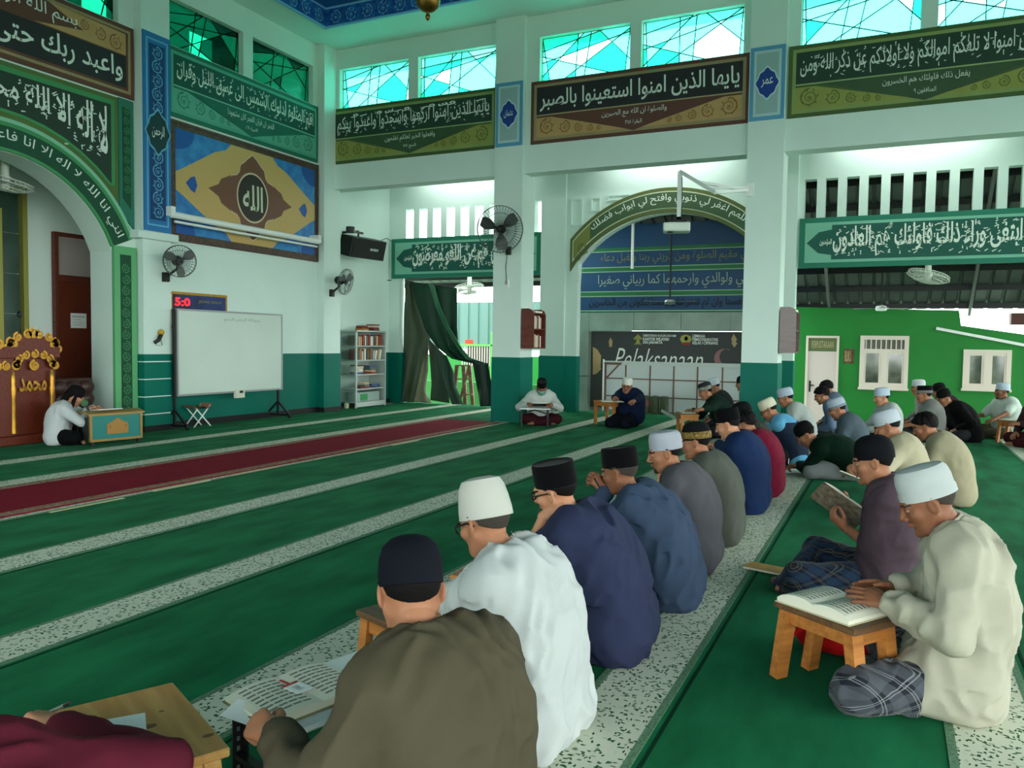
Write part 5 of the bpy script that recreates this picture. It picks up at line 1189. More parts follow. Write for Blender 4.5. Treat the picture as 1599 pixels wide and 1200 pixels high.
def hand_mesh(pose, left, lod):
    key = ('hand', pose, left, lod)
    if key in _HC: return _HC[key]
    C = {'flat': (6, 8, 6), 'relax': (22, 26, 18), 'hold': (48, 48, 30), 'fist': (78, 88, 55), 'pen': (52, 58, 35), 'grip': (62, 60, 30)}[pose]
    K = [((-.031, .084, 0), .072, -4), ((-.010, .09, .002), .08, -1), ((.011, .086, .001), .075, 2), ((.030, .077, -.002), .058, 6)]
    th = .5 if pose in ('flat', 'relax') else 1.
    def fn(P):
        P = P.copy()
        if left: P[:, 0] *= -1
        d = sd_cone(P, (0, -.02, 0), (0, .012, 0), .026, .026); d = np.maximum(d, np.abs(P[:, 2])-.022)
        for (k, L_, sp) in K: d = smin(d, sd_cone(P, (k[0]*.5, .012, -.002), k, .0165, .0115), .016)
        f = None
        for i, (k, L_, sp) in enumerate(K):
            p = np.array(k); an = 0; sx = math.radians(sp)
            for j, (fr, ra, rb) in enumerate(((.45, .0098, .0088), (.31, .0088, .008), (.24, .008, .0068))):
                an += math.radians(C[j]*(1.0 if pose != 'pen' or i else .8)); q = p+L_*fr*np.array((math.sin(sx)*math.cos(an), math.cos(an), -math.sin(an)))
                e = sd_cone(P, p, q, ra, rb); f = e if f is None else np.minimum(f, e); p = q
        d = smin(d, f, .007)
        p = np.array((-.022, .022, -.008)); t = None
        for (v, L_, ra, rb) in (((-.72, .62, -.3*th), .042, .0145, .012), ((-.45+.2*th, .8, -.4*th), .032, .0118, .0105), ((-.1+.3*th, .9, -.45*th), .027, .0105, .0082)):
            v = np.array(v); v /= np.linalg.norm(v); q = p+v*L_; e = sd_cone(P, p, q, ra, rb); t = e if t is None else smin(t, e, .004); p = q
        return smin(d, t, .01)
    _HC[key] = sdmesh(fn, (-.11, -.06, -.13), (.11, .19, .05), LODN[lod], .004); return _HC[key]
SKINS = [mat('skin light brown', (190, 134, 104), .55, var=.08, vscale=30, spec=.3), mat('skin brown', (160, 108, 80), .55, var=.08, vscale=30, spec=.3), mat('skin deep brown', (134, 86, 62), .55, var=.08, vscale=30, spec=.3)]
M_LIP = mat('lips', (140, 84, 74), .5); M_HAIR = mat('black hair', (12, 10, 10), .7, spec=.12, bump=.4, bscale=120); M_GHAIR = mat('greying hair', (58, 52, 48), .8, spec=.12, bump=.4, bscale=120); M_EYE = mat('eye white', (150, 138, 126), .4); M_BEARD = mat('stubble', (60, 44, 36), .8)
def rotm(yaw, pitch, roll):
    """columns = local x,y,z of the head; yaw>0 turns left, pitch>0 looks down, roll>0 tilts to the left"""
    return np.array(Matrix.Rotation(yaw, 3, 'Z') @ Matrix.Rotation(-pitch, 3, 'X') @ Matrix.Rotation(-roll, 3, 'Y'))
def unit(v): v = np.asarray(v, float); return v/(np.linalg.norm(v)+1e-9)
def ik(S, W, l1, l2, hint):
    S = np.asarray(S, float); W = np.asarray(W, float); d = W-S; L_ = np.linalg.norm(d)
    if L_ > (l1+l2)*.985: W = S+d/L_*(l1+l2)*.985; d = W-S; L_ = np.linalg.norm(d)
    a = (l1*l1-l2*l2+L_*L_)/(2*L_); hh = math.sqrt(max(l1*l1-a*a, 0)); u = d/L_; h = np.asarray(hint, float); h = h-u*(h@u); return S+u*a+unit(h)*hh, W
_NT = np.random.RandomState(5).rand(32, 32, 32)
def vnoise(P):
    i = np.floor(P).astype(int); f = P-i; f = f*f*(3-2*f); a = i & 31; b = (i+1) & 31
    def g(X, Y, Z): return _NT[X, Y, Z]
    x0, y0, z0 = a.T; x1, y1, z1 = b.T; fx, fy, fz = f.T
    c00 = g(x0, y0, z0)*(1-fx)+g(x1, y0, z0)*fx; c10 = g(x0, y1, z0)*(1-fx)+g(x1, y1, z0)*fx
    c01 = g(x0, y0, z1)*(1-fx)+g(x1, y0, z1)*fx; c11 = g(x0, y1, z1)*(1-fx)+g(x1, y1, z1)*fx
    return (c00*(1-fy)+c10*fy)*(1-fz)+(c01*(1-fy)+c11*fy)*fz
def cloth(P, seed, amp):
    s = seed*3.17
    w = vnoise(P*4+s); q = P+(w-.5)[:, None]*np.array((.22, .18, .16))
    n = vnoise(q*np.array((13, 13, 7))+s*2); r = 1-np.abs(2*n-1)*2
    n2 = vnoise(q@np.array(((.8, 0, .6), (0, 1, 0), (-.6, 0, .8)))*np.array((22, 14, 8))+s); r2 = 1-np.abs(2*n2-1)*2
    m = np.clip(vnoise(P*5+s*4)*2-.5, 0, 1)
    return -amp*(1.1*r*m+.7*r2*(1-.5*m))
def plaid(key, c0, c1, c2, sc=14.):
    if key in MATS: return MATS[key]
    m = mat(key, c0, .85, spec=.15, sheen=.1); N, L = nodes_of(m); b = N['Principled BSDF']; tc = N.new('ShaderNodeTexCoord')
    mp = N.new('ShaderNodeMapping'); mp.inputs['Rotation'].default_value = (.3, .5, .5); L.new(tc.outputs['Object'], mp.inputs[0]); prev = None
    for ax, off, wid, c in (('X', 0, .5, c1), ('Z', .3, .45, c1), ('X', .2, .035, c2), ('X', .3, .035, c2), ('Z', .55, .035, c2), ('Z', .65, .035, c2)):
        sp = N.new('ShaderNodeSeparateXYZ'); L.new(mp.outputs[0], sp.inputs[0]); mu = N.new('ShaderNodeMath'); mu.operation = 'MULTIPLY_ADD'; L.new(sp.outputs[ax], mu.inputs[0]); mu.inputs[1].default_value = sc; mu.inputs[2].default_value = off
        fr = N.new('ShaderNodeMath'); fr.operation = 'FRACT'; L.new(mu.outputs[0], fr.inputs[0]); lt = N.new('ShaderNodeMath'); lt.operation = 'LESS_THAN'; L.new(fr.outputs[0], lt.inputs[0]); lt.inputs[1].default_value = wid
        ml = N.new('ShaderNodeMath'); ml.operation = 'MULTIPLY'; L.new(lt.outputs[0], ml.inputs[0]); ml.inputs[1].default_value = .5 if wid > .1 else .5
        mx = N.new('ShaderNodeMix'); mx.data_type = 'RGBA'; L.new(ml.outputs[0], mx.inputs['Factor']); mx.inputs['B'].default_value = srgb(c)
        if prev is None: mx.inputs['A'].default_value = srgb(c0)
        else: L.new(prev, mx.inputs['A'])
        prev = mx.outputs['Result']
    L.new(prev, b.inputs['Base Color']); return m
def fabric(c, k=.93): return mat('fabric '+'-'.join(map(str, c)), tuple(v*k for v in c), .85, var=.1, vscale=5, bump=.12, bscale=260, spec=.12)
CAPS = {'songkok': ([(.97, .028), (1.0, .03), (1.01, .06), (.985, .128), (.95, .137), (.9, .133), (.5, .13), (0, .13)], .083, .104),
        'kufi': ([(1.0, .024), (1.03, .026), (1.04, .05), (1.03, .09), (.97, .118), (.82, .135), (.4, .142), (0, .143)], .083, .102),
        'band': ([(1.0, .022), (1.06, .024), (1.07, .05), (1.03, .056), (1.035, .095), (.98, .125), (.85, .142), (.4, .15), (0, .15)], .083, .102),
        'dome': ([(1.0, .018), (1.03, .02), (1.04, .055), (1.0, .09), (.87, .122), (.6, .142), (.3, .15), (0, .152)], .083, .102),
        'soft': ([(1.0, .016), (1.05, .018), (1.04, .045), (.98, .09), (.89, .13), (.75, .155), (.4, .165), (0, .166)], .084, .104)}
PEOPLE = {}; DEBUG = False
def person(key, label, head, face, df=.12, lat=0., hy=0., hp=20., hr=0., L=None, R=None, shirt=(90, 90, 90), sleeve='long', bottom=(40, 40, 44), bmat=None, legs='cross', knees=None, ankles=None,
           cap='songkok', capc=(16, 17, 20), band=None, hair='short', hairm=None, skin=1, lod=1, beard=None, glasses=False, mask=None, twist=0., amp=.006, bulk=0., hem=True, long=False, collar=None, headxy=None, s=1., bodyonly=False, vest=None, drop=0.):
    th = math.radians(face); f = np.array((math.cos(th), math.sin(th), 0)); r = np.array((math.sin(th), -math.cos(th), 0))
    hw = fl(*head) if headxy is None else np.array(headxy, float)
    base = np.array((hw[0], hw[1], 0))-f*df-r*lat
    root = empty('person', tuple(base), label, 'person', 'people seated in the hall', th-PI/2)
    loc = lambda p: np.array(((np.asarray(p)-base)@r, (np.asarray(p)-base)@f, p[2]))
    hc = np.array((lat, df, hw[2])); Rh = rotm(math.radians(hy), math.radians(hp), math.radians(hr)); sp_ = math.sin(math.radians(hp))
    fwd = Rh[:, 1]
    hb = hc+Rh@np.array((0, -.03, -.06)); kb = min(max(hp/22., 0), 1.15); nb = hc+np.array((-fwd[0]*.02, -.06-.036*kb, -.142+.026*kb-drop))
    kn = legs == 'kneel'
    p0 = np.array((0, 0, .14 if not kn else .22)); mid = (p0+nb)/2; p1 = mid+np.array((0, -.075-.1*max(df, 0), .05))
    spine = lambda t: (1-t)**2*p0+2*t*(1-t)*p1+t*t*nb
    tw = math.radians(twist); X_ = lambda t: np.array((math.cos(tw*t), math.sin(tw*t), 0))
    sh = spine(.88); SH = {-1: sh-X_(1)*(.178+bulk*.4)+np.array((0, .012, -.012)), 1: sh+X_(1)*(.178+bulk*.4)+np.array((0, .012, -.012))}
    def torso(g, k=.06):
        rows = ((0, .085, .115), (.22, .075, .118), (.42, .075, .118), (.62, .088, .115), (.8, .1, .098), (.92, .085, .072))
        out = []
        for t, w_, rr in rows:
            c = spine(t); x = X_(t); b_ = bulk*(1.0 if t < .7 else .5); out.append(('c', c-x*(w_+b_*.4), c+x*(w_+b_*.4), rr+g+b_, rr+g+b_, k))
        for sd in (-1, 1): out.append(('c', SH[sd], nb+np.array((0, -.01, -.02)), .056+g, .04+g*.5, .045))
        return out
    arms = []; wr = {}
    for sd, H in ((-1, L), (1, R)):
        H = H or dict(w=(sd*.17, .22, .2), pose='relax'); W = np.array(H['w'], float) if 'w' in H else loc(fl(*H['px']))
        E, W = ik(SH[sd], W, .275, .245, H.get('hint', (sd*.9, -.45, -.7))); E = loc(fl(*H['e'])) if 'e' in H else E; arms.append((sd, SH[sd], E, W, H))

        dv = unit(H.get('dir', unit(W-E)*.7+np.array((0, .5, -.1)))); pn = np.asarray(H.get('palm', (-sd*.25, 0, -1)), float); pn = unit(pn-dv*(pn@dv))
        wr[sd] = (W, dv, pn, H.get('pose', 'relax'))
    if legs == 'cross':
        KN = {-1: (-.27, .23, .115), 1: (.27, .23, .115)}; AN = {-1: (.09, .28, .055), 1: (-.09, .23, .06)}; HP = {-1: (-.09, .02, .12), 1: (.09, .02, .12)}
    else:
        KN = {-1: (-.15, .38, .08), 1: (.15, .38, .08)}; AN = {-1: (-.09, -.10, .05), 1: (.09, -.10, .05)}; HP = {-1: (-.09, 0, .21), 1: (.09, 0, .21)}
    if knees: KN.update(knees)
    if ankles: AN.update(ankles)
    def leg(g, k, full=True):
        out = []
        for sd in (-1, 1): out += [('c', HP[sd], KN[sd], .085+g, .058+g, k), ('c', KN[sd], AN[sd], .055+g, .036+g*.8, k*.7)]
        return out
    # ---- body mesh
    hcl = LODC[lod]
    prims = torso(-.012)+[('c', nb, hb, .051, .05, .03)]
    for sd, S, E, W, H in arms: prims += [('c', S, E, .048, .038, .03), ('c', E, W, .039, .027, .02)]
    if not bodyonly:
        prims += leg(-.012, .03)
        for sd in (-1, 1):
            a = np.array(AN[sd], float); fd = unit(np.array((sd*-.75 if legs == 'cross' else sd*.2, .35 if legs == 'cross' else -1, -.1))); a[2] = max(a[2], .04)
            prims += [('c', a, a+fd*.12, .034, .026, .02), ('c', a+fd*.12, a+fd*.17, .024, .014, .01)]
    allp = np.array([p[1] for p in prims]+[p[2] for p in prims if p[0] == 'c']); lo, hi = allp.min(0)-.19-bulk, allp.max(0)+.19+bulk; lo[2] = max(lo[2], -.03)
    V, Q = sdmesh(lambda P: np.maximum(union(P, prims), .006-P[:, 2]), lo, hi, hcl*1.45, .03)
    VV = [V]; QQ = [Q]; MI = [np.zeros(len(Q), int)]; off = len(V)
    hv, hq = head_mesh(lod); c = hv[hq].mean(1); mi = np.zeros(len(hq), int); ax = np.abs(c[:, 0])
    mi[(ax < .023) & (c[:, 1] > .078) & (c[:, 2] > -.0745) & (c[:, 2] < -.049)] = 1
    mi[(ax > .012) & (ax < .05) & (c[:, 1] > .06) & (np.abs(c[:, 2]-(.027+.1*(ax-.03)*(ax < .03)-.15*np.clip(ax-.035, 0, 1))) < .0048)] = 2
    if beard in ('goatee', 'full'): mi[(mi == 0) & (c[:, 1] > .055) & (((c[:, 2] < -.08) & (ax < .03)) | ((np.abs(c[:, 2]+.046) < .006) & (ax < .028)))] = 3
    if beard in ('moustache',): mi[(mi == 0) & (c[:, 1] > .075) & (np.abs(c[:, 2]+.045) < .007) & (ax < .026)] = 3
    if beard == 'full': mi[(mi == 0) & (c[:, 2] < -.05) & (c[:, 1] > -.01) & (c[:, 2] > -.115) & (c[:, 1] > .02+.0*ax)] = 3
    VV.append(hv@Rh.T*s+hc); QQ.append(hq+off); MI.append(mi); off += len(hv)
    if lod < 2:
        for sd in (-1, 1):
            e = MB(); e.sphere((sd*.032, .0755, .0065), .0125, 12, 14); ev = np.array(e.v)@Rh.T*s+hc
            ef = [q if len(q) == 4 else (q[0], q[1], q[2], q[2]) for q in e.f]; ef = np.array([q for q in ef if len(set(q)) == 4]); ec = np.array(e.v)[ef].mean(1)
            VV.append(ev); QQ.append(ef+off); MI.append(np.where(np.abs(ec[:, 2]-.004) > .0034, 0, np.where(np.abs(np.abs(ec[:, 0])-.032) < .0055, 2, 4))); off += len(ev)
    for sd in (-1, 1):
        W, dv, pn, pose = wr[sd]; z_ = -pn; x_ = np.cross(dv, z_); Rm = np.stack([x_, dv, z_], 1); nv, nq = hand_mesh(pose, sd < 0, lod); VV.append(nv@Rm.T+W+dv*.012); QQ.append(nq+off); MI.append(np.zeros(len(nq), int)); off += len(nv)
    hm = hairm or M_HAIR
    me = np_mesh('body', np.concatenate(VV), np.concatenate(QQ), [SKINS[skin], M_LIP, hm, M_BEARD, M_EYE], np.concatenate(MI)); link('body', me, root)
    # ---- trousers or sarong
    seed = len(PEOPLE)+1.3
    if not bodyonly:
        lp = leg(.022, .05)+[('c', (-.06, 0, .11), (.06, 0, .11), .115, .115, .06)]
        if legs == 'cross': lp.append(('c', (-.12, .16, .075), (.12, .16, .075), .06, .06, .08))
        else: lp.append(('c', (0, .28, .07), (0, .0, .09), .07, .08, .1))
        allp = np.array([p[1] for p in lp]+[p[2] for p in lp]); lo, hi = allp.min(0)-.16, allp.max(0)+.16; lo[2] = -.03
        V, Q = sdmesh(lambda P: np.maximum(union(P, lp)+cloth(P, seed+3, amp*.8), .004-P[:, 2]), lo, hi, hcl, .03)
        link('sarong' if bmat else 'trousers', np_mesh('lower', V, Q, [bmat or fabric(bottom)]), root)
    # ---- shirt
    sp2 = torso(.014, .07)
    if hem:
        sp2 += [('c', (-.1-bulk*.5, -.03, p0[2]-.04), (.1+bulk*.5, -.03, p0[2]-.04), .125+bulk, .125+bulk, .06)]
        if long: sp2 += [('c', HP[-1], np.array(KN[-1])*.5+np.array(HP[-1])*.5, .122, .088, .06), ('c', HP[1], np.array(KN[1])*.5+np.array(HP[1])*.5, .122, .088, .06), ('c', (-.06, .1, .1), (.06, .1, .1), .09, .09, .07)]
    sl = []
    for sd, S, E, W, H in arms:
        if sleeve == 'short': e = S+(E-S)*.82; sl += [('c', S, e, .07, .066, .03)]
        elif sleeve == 'half': e = E+(W-E)*.12; sl += [('c', S, E, .07, .062, .03), ('c', E, e, .06, .056, .015)]
        elif sleeve == 'rolled': e = E+(W-E)*.45; sl += [('c', S, E, .068, .056, .03), ('c', E, e, .056, .048, .02)]
        else: e = E+(W-E)*.93; sl += [('c', S, E, .07, .06, .03), ('c', E, e, .06, .046, .02)]
    sp2 += sl; sp2 += [('c', nb+np.array((0, 0, -.01)), nb+(hb-nb)*.7, .064, .058, .018)]
    nd = unit(hb-nb)
    def sfn(P):
        d = union(P, sp2)+cloth(P, seed, amp)
        q = P-(nb+nd*.05); cut = np.where((np.linalg.norm(q-np.outer(q@nd, nd), axis=1) < .075), q@nd, -1.)
        d = np.maximum(d, cut); d = np.maximum(d, -(sd_cone(P, nb+nd*.012, hc, .0525, .0525)))
        return np.maximum(d, .004-P[:, 2])
    allp = np.array([p[1] for p in sp2]+[p[2] for p in sp2]); lo, hi = allp.min(0)-.17-bulk, allp.max(0)+.17+bulk; lo[2] = -.03
    V, Q = sdmesh(sfn, lo, hi, hcl, .035); link('shirt', np_mesh('shirt', V, Q, [fabric(shirt) if not isinstance(shirt, bpy.types.Material) else shirt]), root)
    if vest:
        vp = torso(.024, .07)[:-2]+[('c', (-.1, -.03, p0[2]-.04), (.1, -.03, p0[2]-.04), .132, .132, .06)]
        V, Q = sdmesh(lambda P: np.maximum(np.maximum(union(P, vp)+cloth(P, seed, amp), .004-P[:, 2]), P[:, 2]-nb[2]+.01), lo, hi, hcl, .035); link('vest', np_mesh('vest', V, Q, [fabric(vest)]), root)
    if collar:
        b = MB(); b.tube([tuple(nb+nd*.05+.058*(np.array((1, 0, 0))*math.cos(a)+np.cross(nd, (1, 0, 0))*math.sin(a))) for a in [2*PI*k/18 for k in range(19)]], .009, 6, False); b.build('collar', fabric(collar), root, True)
    # ---- head wear, hair, glasses
    T_ = Matrix(np.vstack([np.hstack([Rh*s, hc[:, None]]), [0, 0, 0, 1]]).tolist())
    if hair:
        hv, hq = hair_mesh(hair, lod); link('hair', np_mesh('hair', hv@Rh.T*s+hc, hq, [hm]), root)
    if cap:
        prof, sx, sy = CAPS[cap]; b = MB(); b.T = T_ @ Matrix.Translation((0, -.016, 0)) @ Matrix.Rotation(.10, 4, 'X')
        b.lathe(prof, 32 if lod < 2 else 20, (0, 0, 0), sx, sy)
        vs = []
        if cap == 'songkok': cm = mat('black velvet', (7, 7, 9), .95, sheen=.06, spec=.08)
        else: cm = fabric(capc)
        co = b.build('cap', cm, root, True)
        if band:
            b = MB(); b.T = T_ @ Matrix.Translation((0, -.016, 0)) @ Matrix.Rotation(.10, 4, 'X'); b.lathe([(1.03, band[1]), (1.055, band[1]+.004), (1.05, band[2]), (1.02, band[2]+.004)], 32, (0, 0, 0), sx, sy); b.build('cap_band', band[0] if isinstance(band[0], bpy.types.Material) else fabric(band[0]), co, True)
    if glasses:
        b = MB(); b.T = T_
        for sd in (-1, 1):
            b.tube([(sd*.034+.024*math.cos(a), .105-.012*abs(math.cos(a)), .002+.018*math.sin(a)) for a in [2*PI*k/16 for k in range(17)]], .0036, 6, False)
            b.tube([(sd*.057, .098, .008), (sd*.078, .06, .01), (sd*.084, -.0, .012), (sd*.083, -.03, -.006)], .0038, 6)
        b.tube([(-.011, .108, .004), (.011, .108, .004)], .002, 6); b.build('glasses', mat('dark spectacle frame', (16, 15, 15), .3), root, True)
    if mask:
        V, Q = sdmesh(lambda P: np.maximum(np.maximum(np.maximum(head_sd(P)-.008, -(P[:, 1]-.03)), np.abs(P[:, 2]+.058)-.048), np.abs(P[:, 0])-.064), (-.1, 0, -.14), (.1, .14, .02), LODH[lod], .006)
        link('face_mask', np_mesh('face_mask', V@Rh.T*s+hc, Q, [fabric(mask)]), root)
    PEOPLE[key] = dict(root=root, loc=loc, base=base, f=f, r=r, wr=wr, hc=hc)
    def world(p): p = np.asarray(p, float); return base+r*p[0]+f*p[1]+np.array((0, 0, p[2]))
    PEOPLE[key]['world'] = world
    if DEBUG: print('DBG', key, 'base', [round(v) for v in proj(base)], [(sd, 'S', [round(v) for v in proj(world(S))], 'E', [round(v) for v in proj(world(E))], 'W', [round(v) for v in proj(world(W))], 'E z', round(E[2], 2)) for sd, S, E, W, H in arms])
    return root
# ================================================================== LOW TABLES, BOOKS AND SMALL THINGS
M_TOPD = wood('worn dark table top', (120, 88, 60), (90, 62, 40))
def stool(cx, cy, ang, w, d, h, label, m=None, topm=None, splay=.03, leg=.05, group='small wooden reading tables'):
    t = empty('reading_table', (cx, cy, 0), label, 'table', group, ang); m = m or M_WOOD; topm = topm or m
    boxo('table_top', topm, -w/2, w/2, -d/2, d/2, h-.025, h, t, .004)
    for sx in (-1, 1):
        for sy in (-1, 1):
            x, y = sx*(w/2-leg*.7), sy*(d/2-leg*.7); part('leg', m, t, lambda b: b.bar((x+sx*splay, y, 0), (x, y, h-.025), leg, leg*.7))
    for sy in (-1, 1): boxo('apron', m, -w/2+leg, w/2-leg, sy*(d/2-leg*.7)-.01, sy*(d/2-leg*.7)+.01, h-.085, h-.025, t)
    for sx in (-1, 1): boxo('apron', m, sx*(w/2-leg*.7)-.01, sx*(w/2-leg*.7)+.01, -d/2+leg, d/2-leg, h-.085, h-.025, t)
    return t
M_LINES = mat('printed lines', (120, 126, 116), .8)
M_COVER = mat('book cover board', (86, 60, 44), .6)
def open_book(p, ang, w, h, label, th=.02, cover=None, tilt=(0, 0), lines=True, group='open books'):
    t = empty('open_book', tuple(p), label, 'book', group); t.rotation_euler = (tilt[0], tilt[1], ang)
    boxo('cover', cover or M_COVER, -w/2-.006, w/2+.006, -h/2-.006, h/2+.006, 0, .004, t)
    for s in (-1, 1):
        n = 8; top = [(s*w/2*i/n, .004+th*(.35+.65*math.sin(PI*min(1, (i/n*.9+.12)))**.6)) for i in range(n+1)]
        prof = top+[(s*w/2, .004), (0, .004)]
        part('page_block', M_PAPER, t, lambda b: b.prism(prof, lambda u, v: (u, -h/2, v), lambda u, v: (u, h/2, v)))
        if lines:
            b = MB()
            for k in range(9):
                y = h*.38-k*h*.095; x0, x1 = s*w*.07, s*w*.43
                for j in range(4):
                    a0 = x0+(x1-x0)*j/4; a1 = x0+(x1-x0)*(j+.86)/4; z = lambda x: .0052+th*(.35+.65*math.sin(PI*min(1, (abs(x)/(w/2)*.9+.12)))**.6)
                    b.add([(a0, y, z(a0)), (a1, y, z(a1)), (a1, y+h*.035, z(a1)), (a0, y+h*.035, z(a0))], [(0, 1, 2, 3)])
            o = b.build('printed_lines', M_LINES, t); o['kind'] = 'stuff'
    return t
def pen(a, b_, label, m=None):
    a = np.asarray(a); b_ = np.asarray(b_); d = b_-a
    t = empty('pen', tuple(a), label, 'pen', 'pens'); part('barrel', m or M_GREY, t, lambda q: q.tube([tuple(d*.12), tuple(d*.8)], .0048, 8), True); part('tip', M_DARK, t, lambda q: q.tube([(0, 0, 0), tuple(d*.12)], [.001, .0045], 8), True); part('cap', M_BLACK, t, lambda q: q.tube([tuple(d*.8), tuple(d)], [.0052, .0045], 8), True)
def sheet(p, ang, w, h, label, tilt=(0, 0)):
    o = boxo('paper_sheet', M_WPAPER, -w/2, w/2, -h/2, h/2, 0, .002); o.location = tuple(p); o.rotation_euler = (tilt[0], tilt[1], ang); tag(o, label, 'paper', 'loose papers')
DK = (20, 22, 26)
# ---- left row -------------------------------------------------------
person('maroon', 'man in a maroon shirt writing at the pine table, cut by the frame corner', (-108, 1050, .66), 62, .26, drop=.07, hp=30, R=dict(px=(92, 1138, .385), e=(258, 1200, .39), pose='pen', dir=(-.3, .95, .05), palm=(-.3, -.2, -1), hint=(1, -.15, .12)), L=dict(w=(-.2, .4, .38)), shirt=(92, 26, 44), sleeve='long', cap=None, hair='bare', skin=0, lod=0, bulk=.02, amp=.009)
c1_ = fl(270, 1067, .34); c2_ = fl(360, 1170, .34); e1 = c2_-c1_; e1 /= np.linalg.norm(e1); e2 = np.array((e1[1], -e1[0], 0)); e2 = e2 if e2[0] < 0 else -e2
W1 = float(np.linalg.norm(c2_-c1_)); cc = (c1_+c2_)/2+e2*.42
stool(cc[0], cc[1], math.atan2(e2[1], e2[0]), .84, W1, .34, 'large pine table with dark knots in the near left corner', M_WOODP, M_WOODP, leg=.06)
for k, (x, y, r_) in enumerate(((232, 1137, .017), (325, 1151, .012), (252, 1113, .006))):
    q = fl(x, y, .3405); o = MB().lathe([(0, .0), (r_, 0), (r_, .0007), (0, .0007)], 14, (0, 0, 0), 1.3, .8).build('wood_knot', mat('dark knot', (120, 84, 52), .6)); o.location = (q[0], q[1], .3398); o.parent = None
    tb = [p_ for p_ in bpy.data.objects if p_.name.startswith('reading_table')][-1]; o.parent = tb; o.matrix_parent_inverse = Matrix.Translation(tb.location).inverted() if False else Matrix.Identity(4)
    Mi = (Matrix.Translation(tb.location) @ Matrix.Rotation(tb.rotation_euler.z, 4, 'Z')).inverted(); o.location = Mi @ Vector((q[0], q[1], .3398))
q = fl(190, 1142, .342); sheet((q[0], q[1], .341), .9, .16, .12, 'white paper under the maroon sleeve on the pine table')
pen(fl(66, 1120, .36), fl(110, 1100, .43), 'grey pen in the hand of the maroon shirted man')
person('olive', 'man in an olive brown shirt with a black cap, back to camera', (641, 926, .73), 70, .15, hy=-28, hp=24, L=dict(px=(432, 1150, .40), pose='hold', dir=(-.1, .95, .05), palm=(.55, .1, -.8), hint=(-.45, -.8, -.6)), R=dict(w=(.18, .34, .36)), shirt=(80, 74, 58), cap='dome', capc=(14, 17, 28), skin=1, lod=0, bulk=.012, amp=.015)
a_ = fl(347, 1092, .31); b_ = fl(545, 1024, .31); d_ = b_-a_; an = math.atan2(d_[1], d_[0]); n_ = np.array((d_[1], -d_[0], 0)); n_ = -n_/np.linalg.norm(n_) if n_[1] > 0 else n_/np.linalg.norm(n_); wd = float(np.linalg.norm(d_))+.06; ct = (a_+b_)/2+n_*.17+d_/np.linalg.norm(d_)*.03
t = empty('reading_table', (ct[0], ct[1], 0), 'white topped table on black perforated steel legs beside the olive man', 'table', 'small wooden reading tables', an)
boxo('table_top', M_WHITE, -wd/2, wd/2, -.18, .18, .292, .31, t, .008)
for sx in (-1, 1):
    for sy in (-1, 1):
        x, y = sx*(wd/2-.04), sy*.15; part('leg', M_BLACK, t, lambda b: b.box(x-.018, x+.018, y-.002, y+.002, 0, .292).box(x-.018*sx-.002, x-.018*sx+.002, y-.03*sy, y, 0, .292))
        b = MB()
        for k in range(9): b.lathe([(0, 0), (.006, 0), (.006, .0006), (0, .0006)], 8, (0, 0, 0)) if False else b.box(x-.005, x+.005, y-.0032, y+.0032, .02+k*.03, .034+k*.03)
        o = b.build('leg_holes', MATS['grey conduit'], t); o['kind'] = 'stuff'
    boxo('foot_bar', M_BLACK, sx*(wd/2-.04)-.015, sx*(wd/2-.04)+.015, -.15, .15, .12, .135, t)
bk = fl(470, 1080, .33); open_book((bk[0], bk[1], .312), an, .36, .25, 'large open book on the white topped table, badge on its page', .026, mat('green photo cover', (104, 116, 56), .5, var=.6, vscale=14, col2=(170, 150, 110)))
q = fl(462, 1076, .342); t = empty('name_badge', (q[0], q[1], .343), 'white name badge with a red clip on the open book', 'badge', None, an+.1)
boxo('card', M_WPAPER, -.028, .028, -.045, .03, 0, .002, t); boxo('red_top', mat('badge red', (180, 40, 34), .5), -.028, .028, .022, .032, .001, .003, t); part('red_strap', MATS['badge red'], t, lambda b: b.box(-.004, .004, .03, .075, .001, .003))
o = lettering('badge_print', '1234567890', lambda a, c: (-.012+.02*a, -.03+.035*c, .0026), M_LINES, t, False)
sheet((fl(385, 1110, .33)[0], fl(385, 1110, .33)[1], .318), an+.4, .08, .12, 'folded white paper in the hand of the olive man', (.15, -.2))
person('white', 'man in a white shirt with a tall white cap and glasses', (756, 817, .745), 85, .21, hy=-12, hp=20, L=dict(px=(692, 925, .36), pose='relax', hint=(-1, -.5, -.3)), R=dict(w=(.15, .36, .34)), shirt=(200, 205, 205), cap='soft', capc=(196, 196, 188), hairm=M_GHAIR, glasses=True, skin=1, lod=0, bulk=.012, amp=.018, bottom=(24, 34, 62), beard='moustache')
wp = PEOPLE['white']['world']
q = fl(577, 962, .31); stool(q[0]+.2, q[1]-.16, -.35, .5, .34, .31, 'honey wood table in front of the white shirted man', M_WOOD, M_TOPD)
open_book((q[0]+.24, q[1]-.17, .312), -.35, .3, .22, 'open book before the white shirted man')
person('navy', 'man in a navy shirt with glasses propping his cheek on a fist', (866, 767, .71), 94, .3, hy=-4, hp=16, hr=8, L=dict(px=(850, 806, .60), e=(828, 862, .42), pose='fist', dir=(.1, -.75, .45), palm=(.9, .1, -.3), hint=(-.7, .7, -.9)), R=dict(w=(.12, .36, .34)), shirt=(50, 56, 86), sleeve='half', bmat=plaid('brown plaid sarong', (50, 34, 34), (96, 74, 60), (190, 170, 140)), cap='songkok', glasses=True, skin=0, lod=0, bulk=.025, amp=.015)
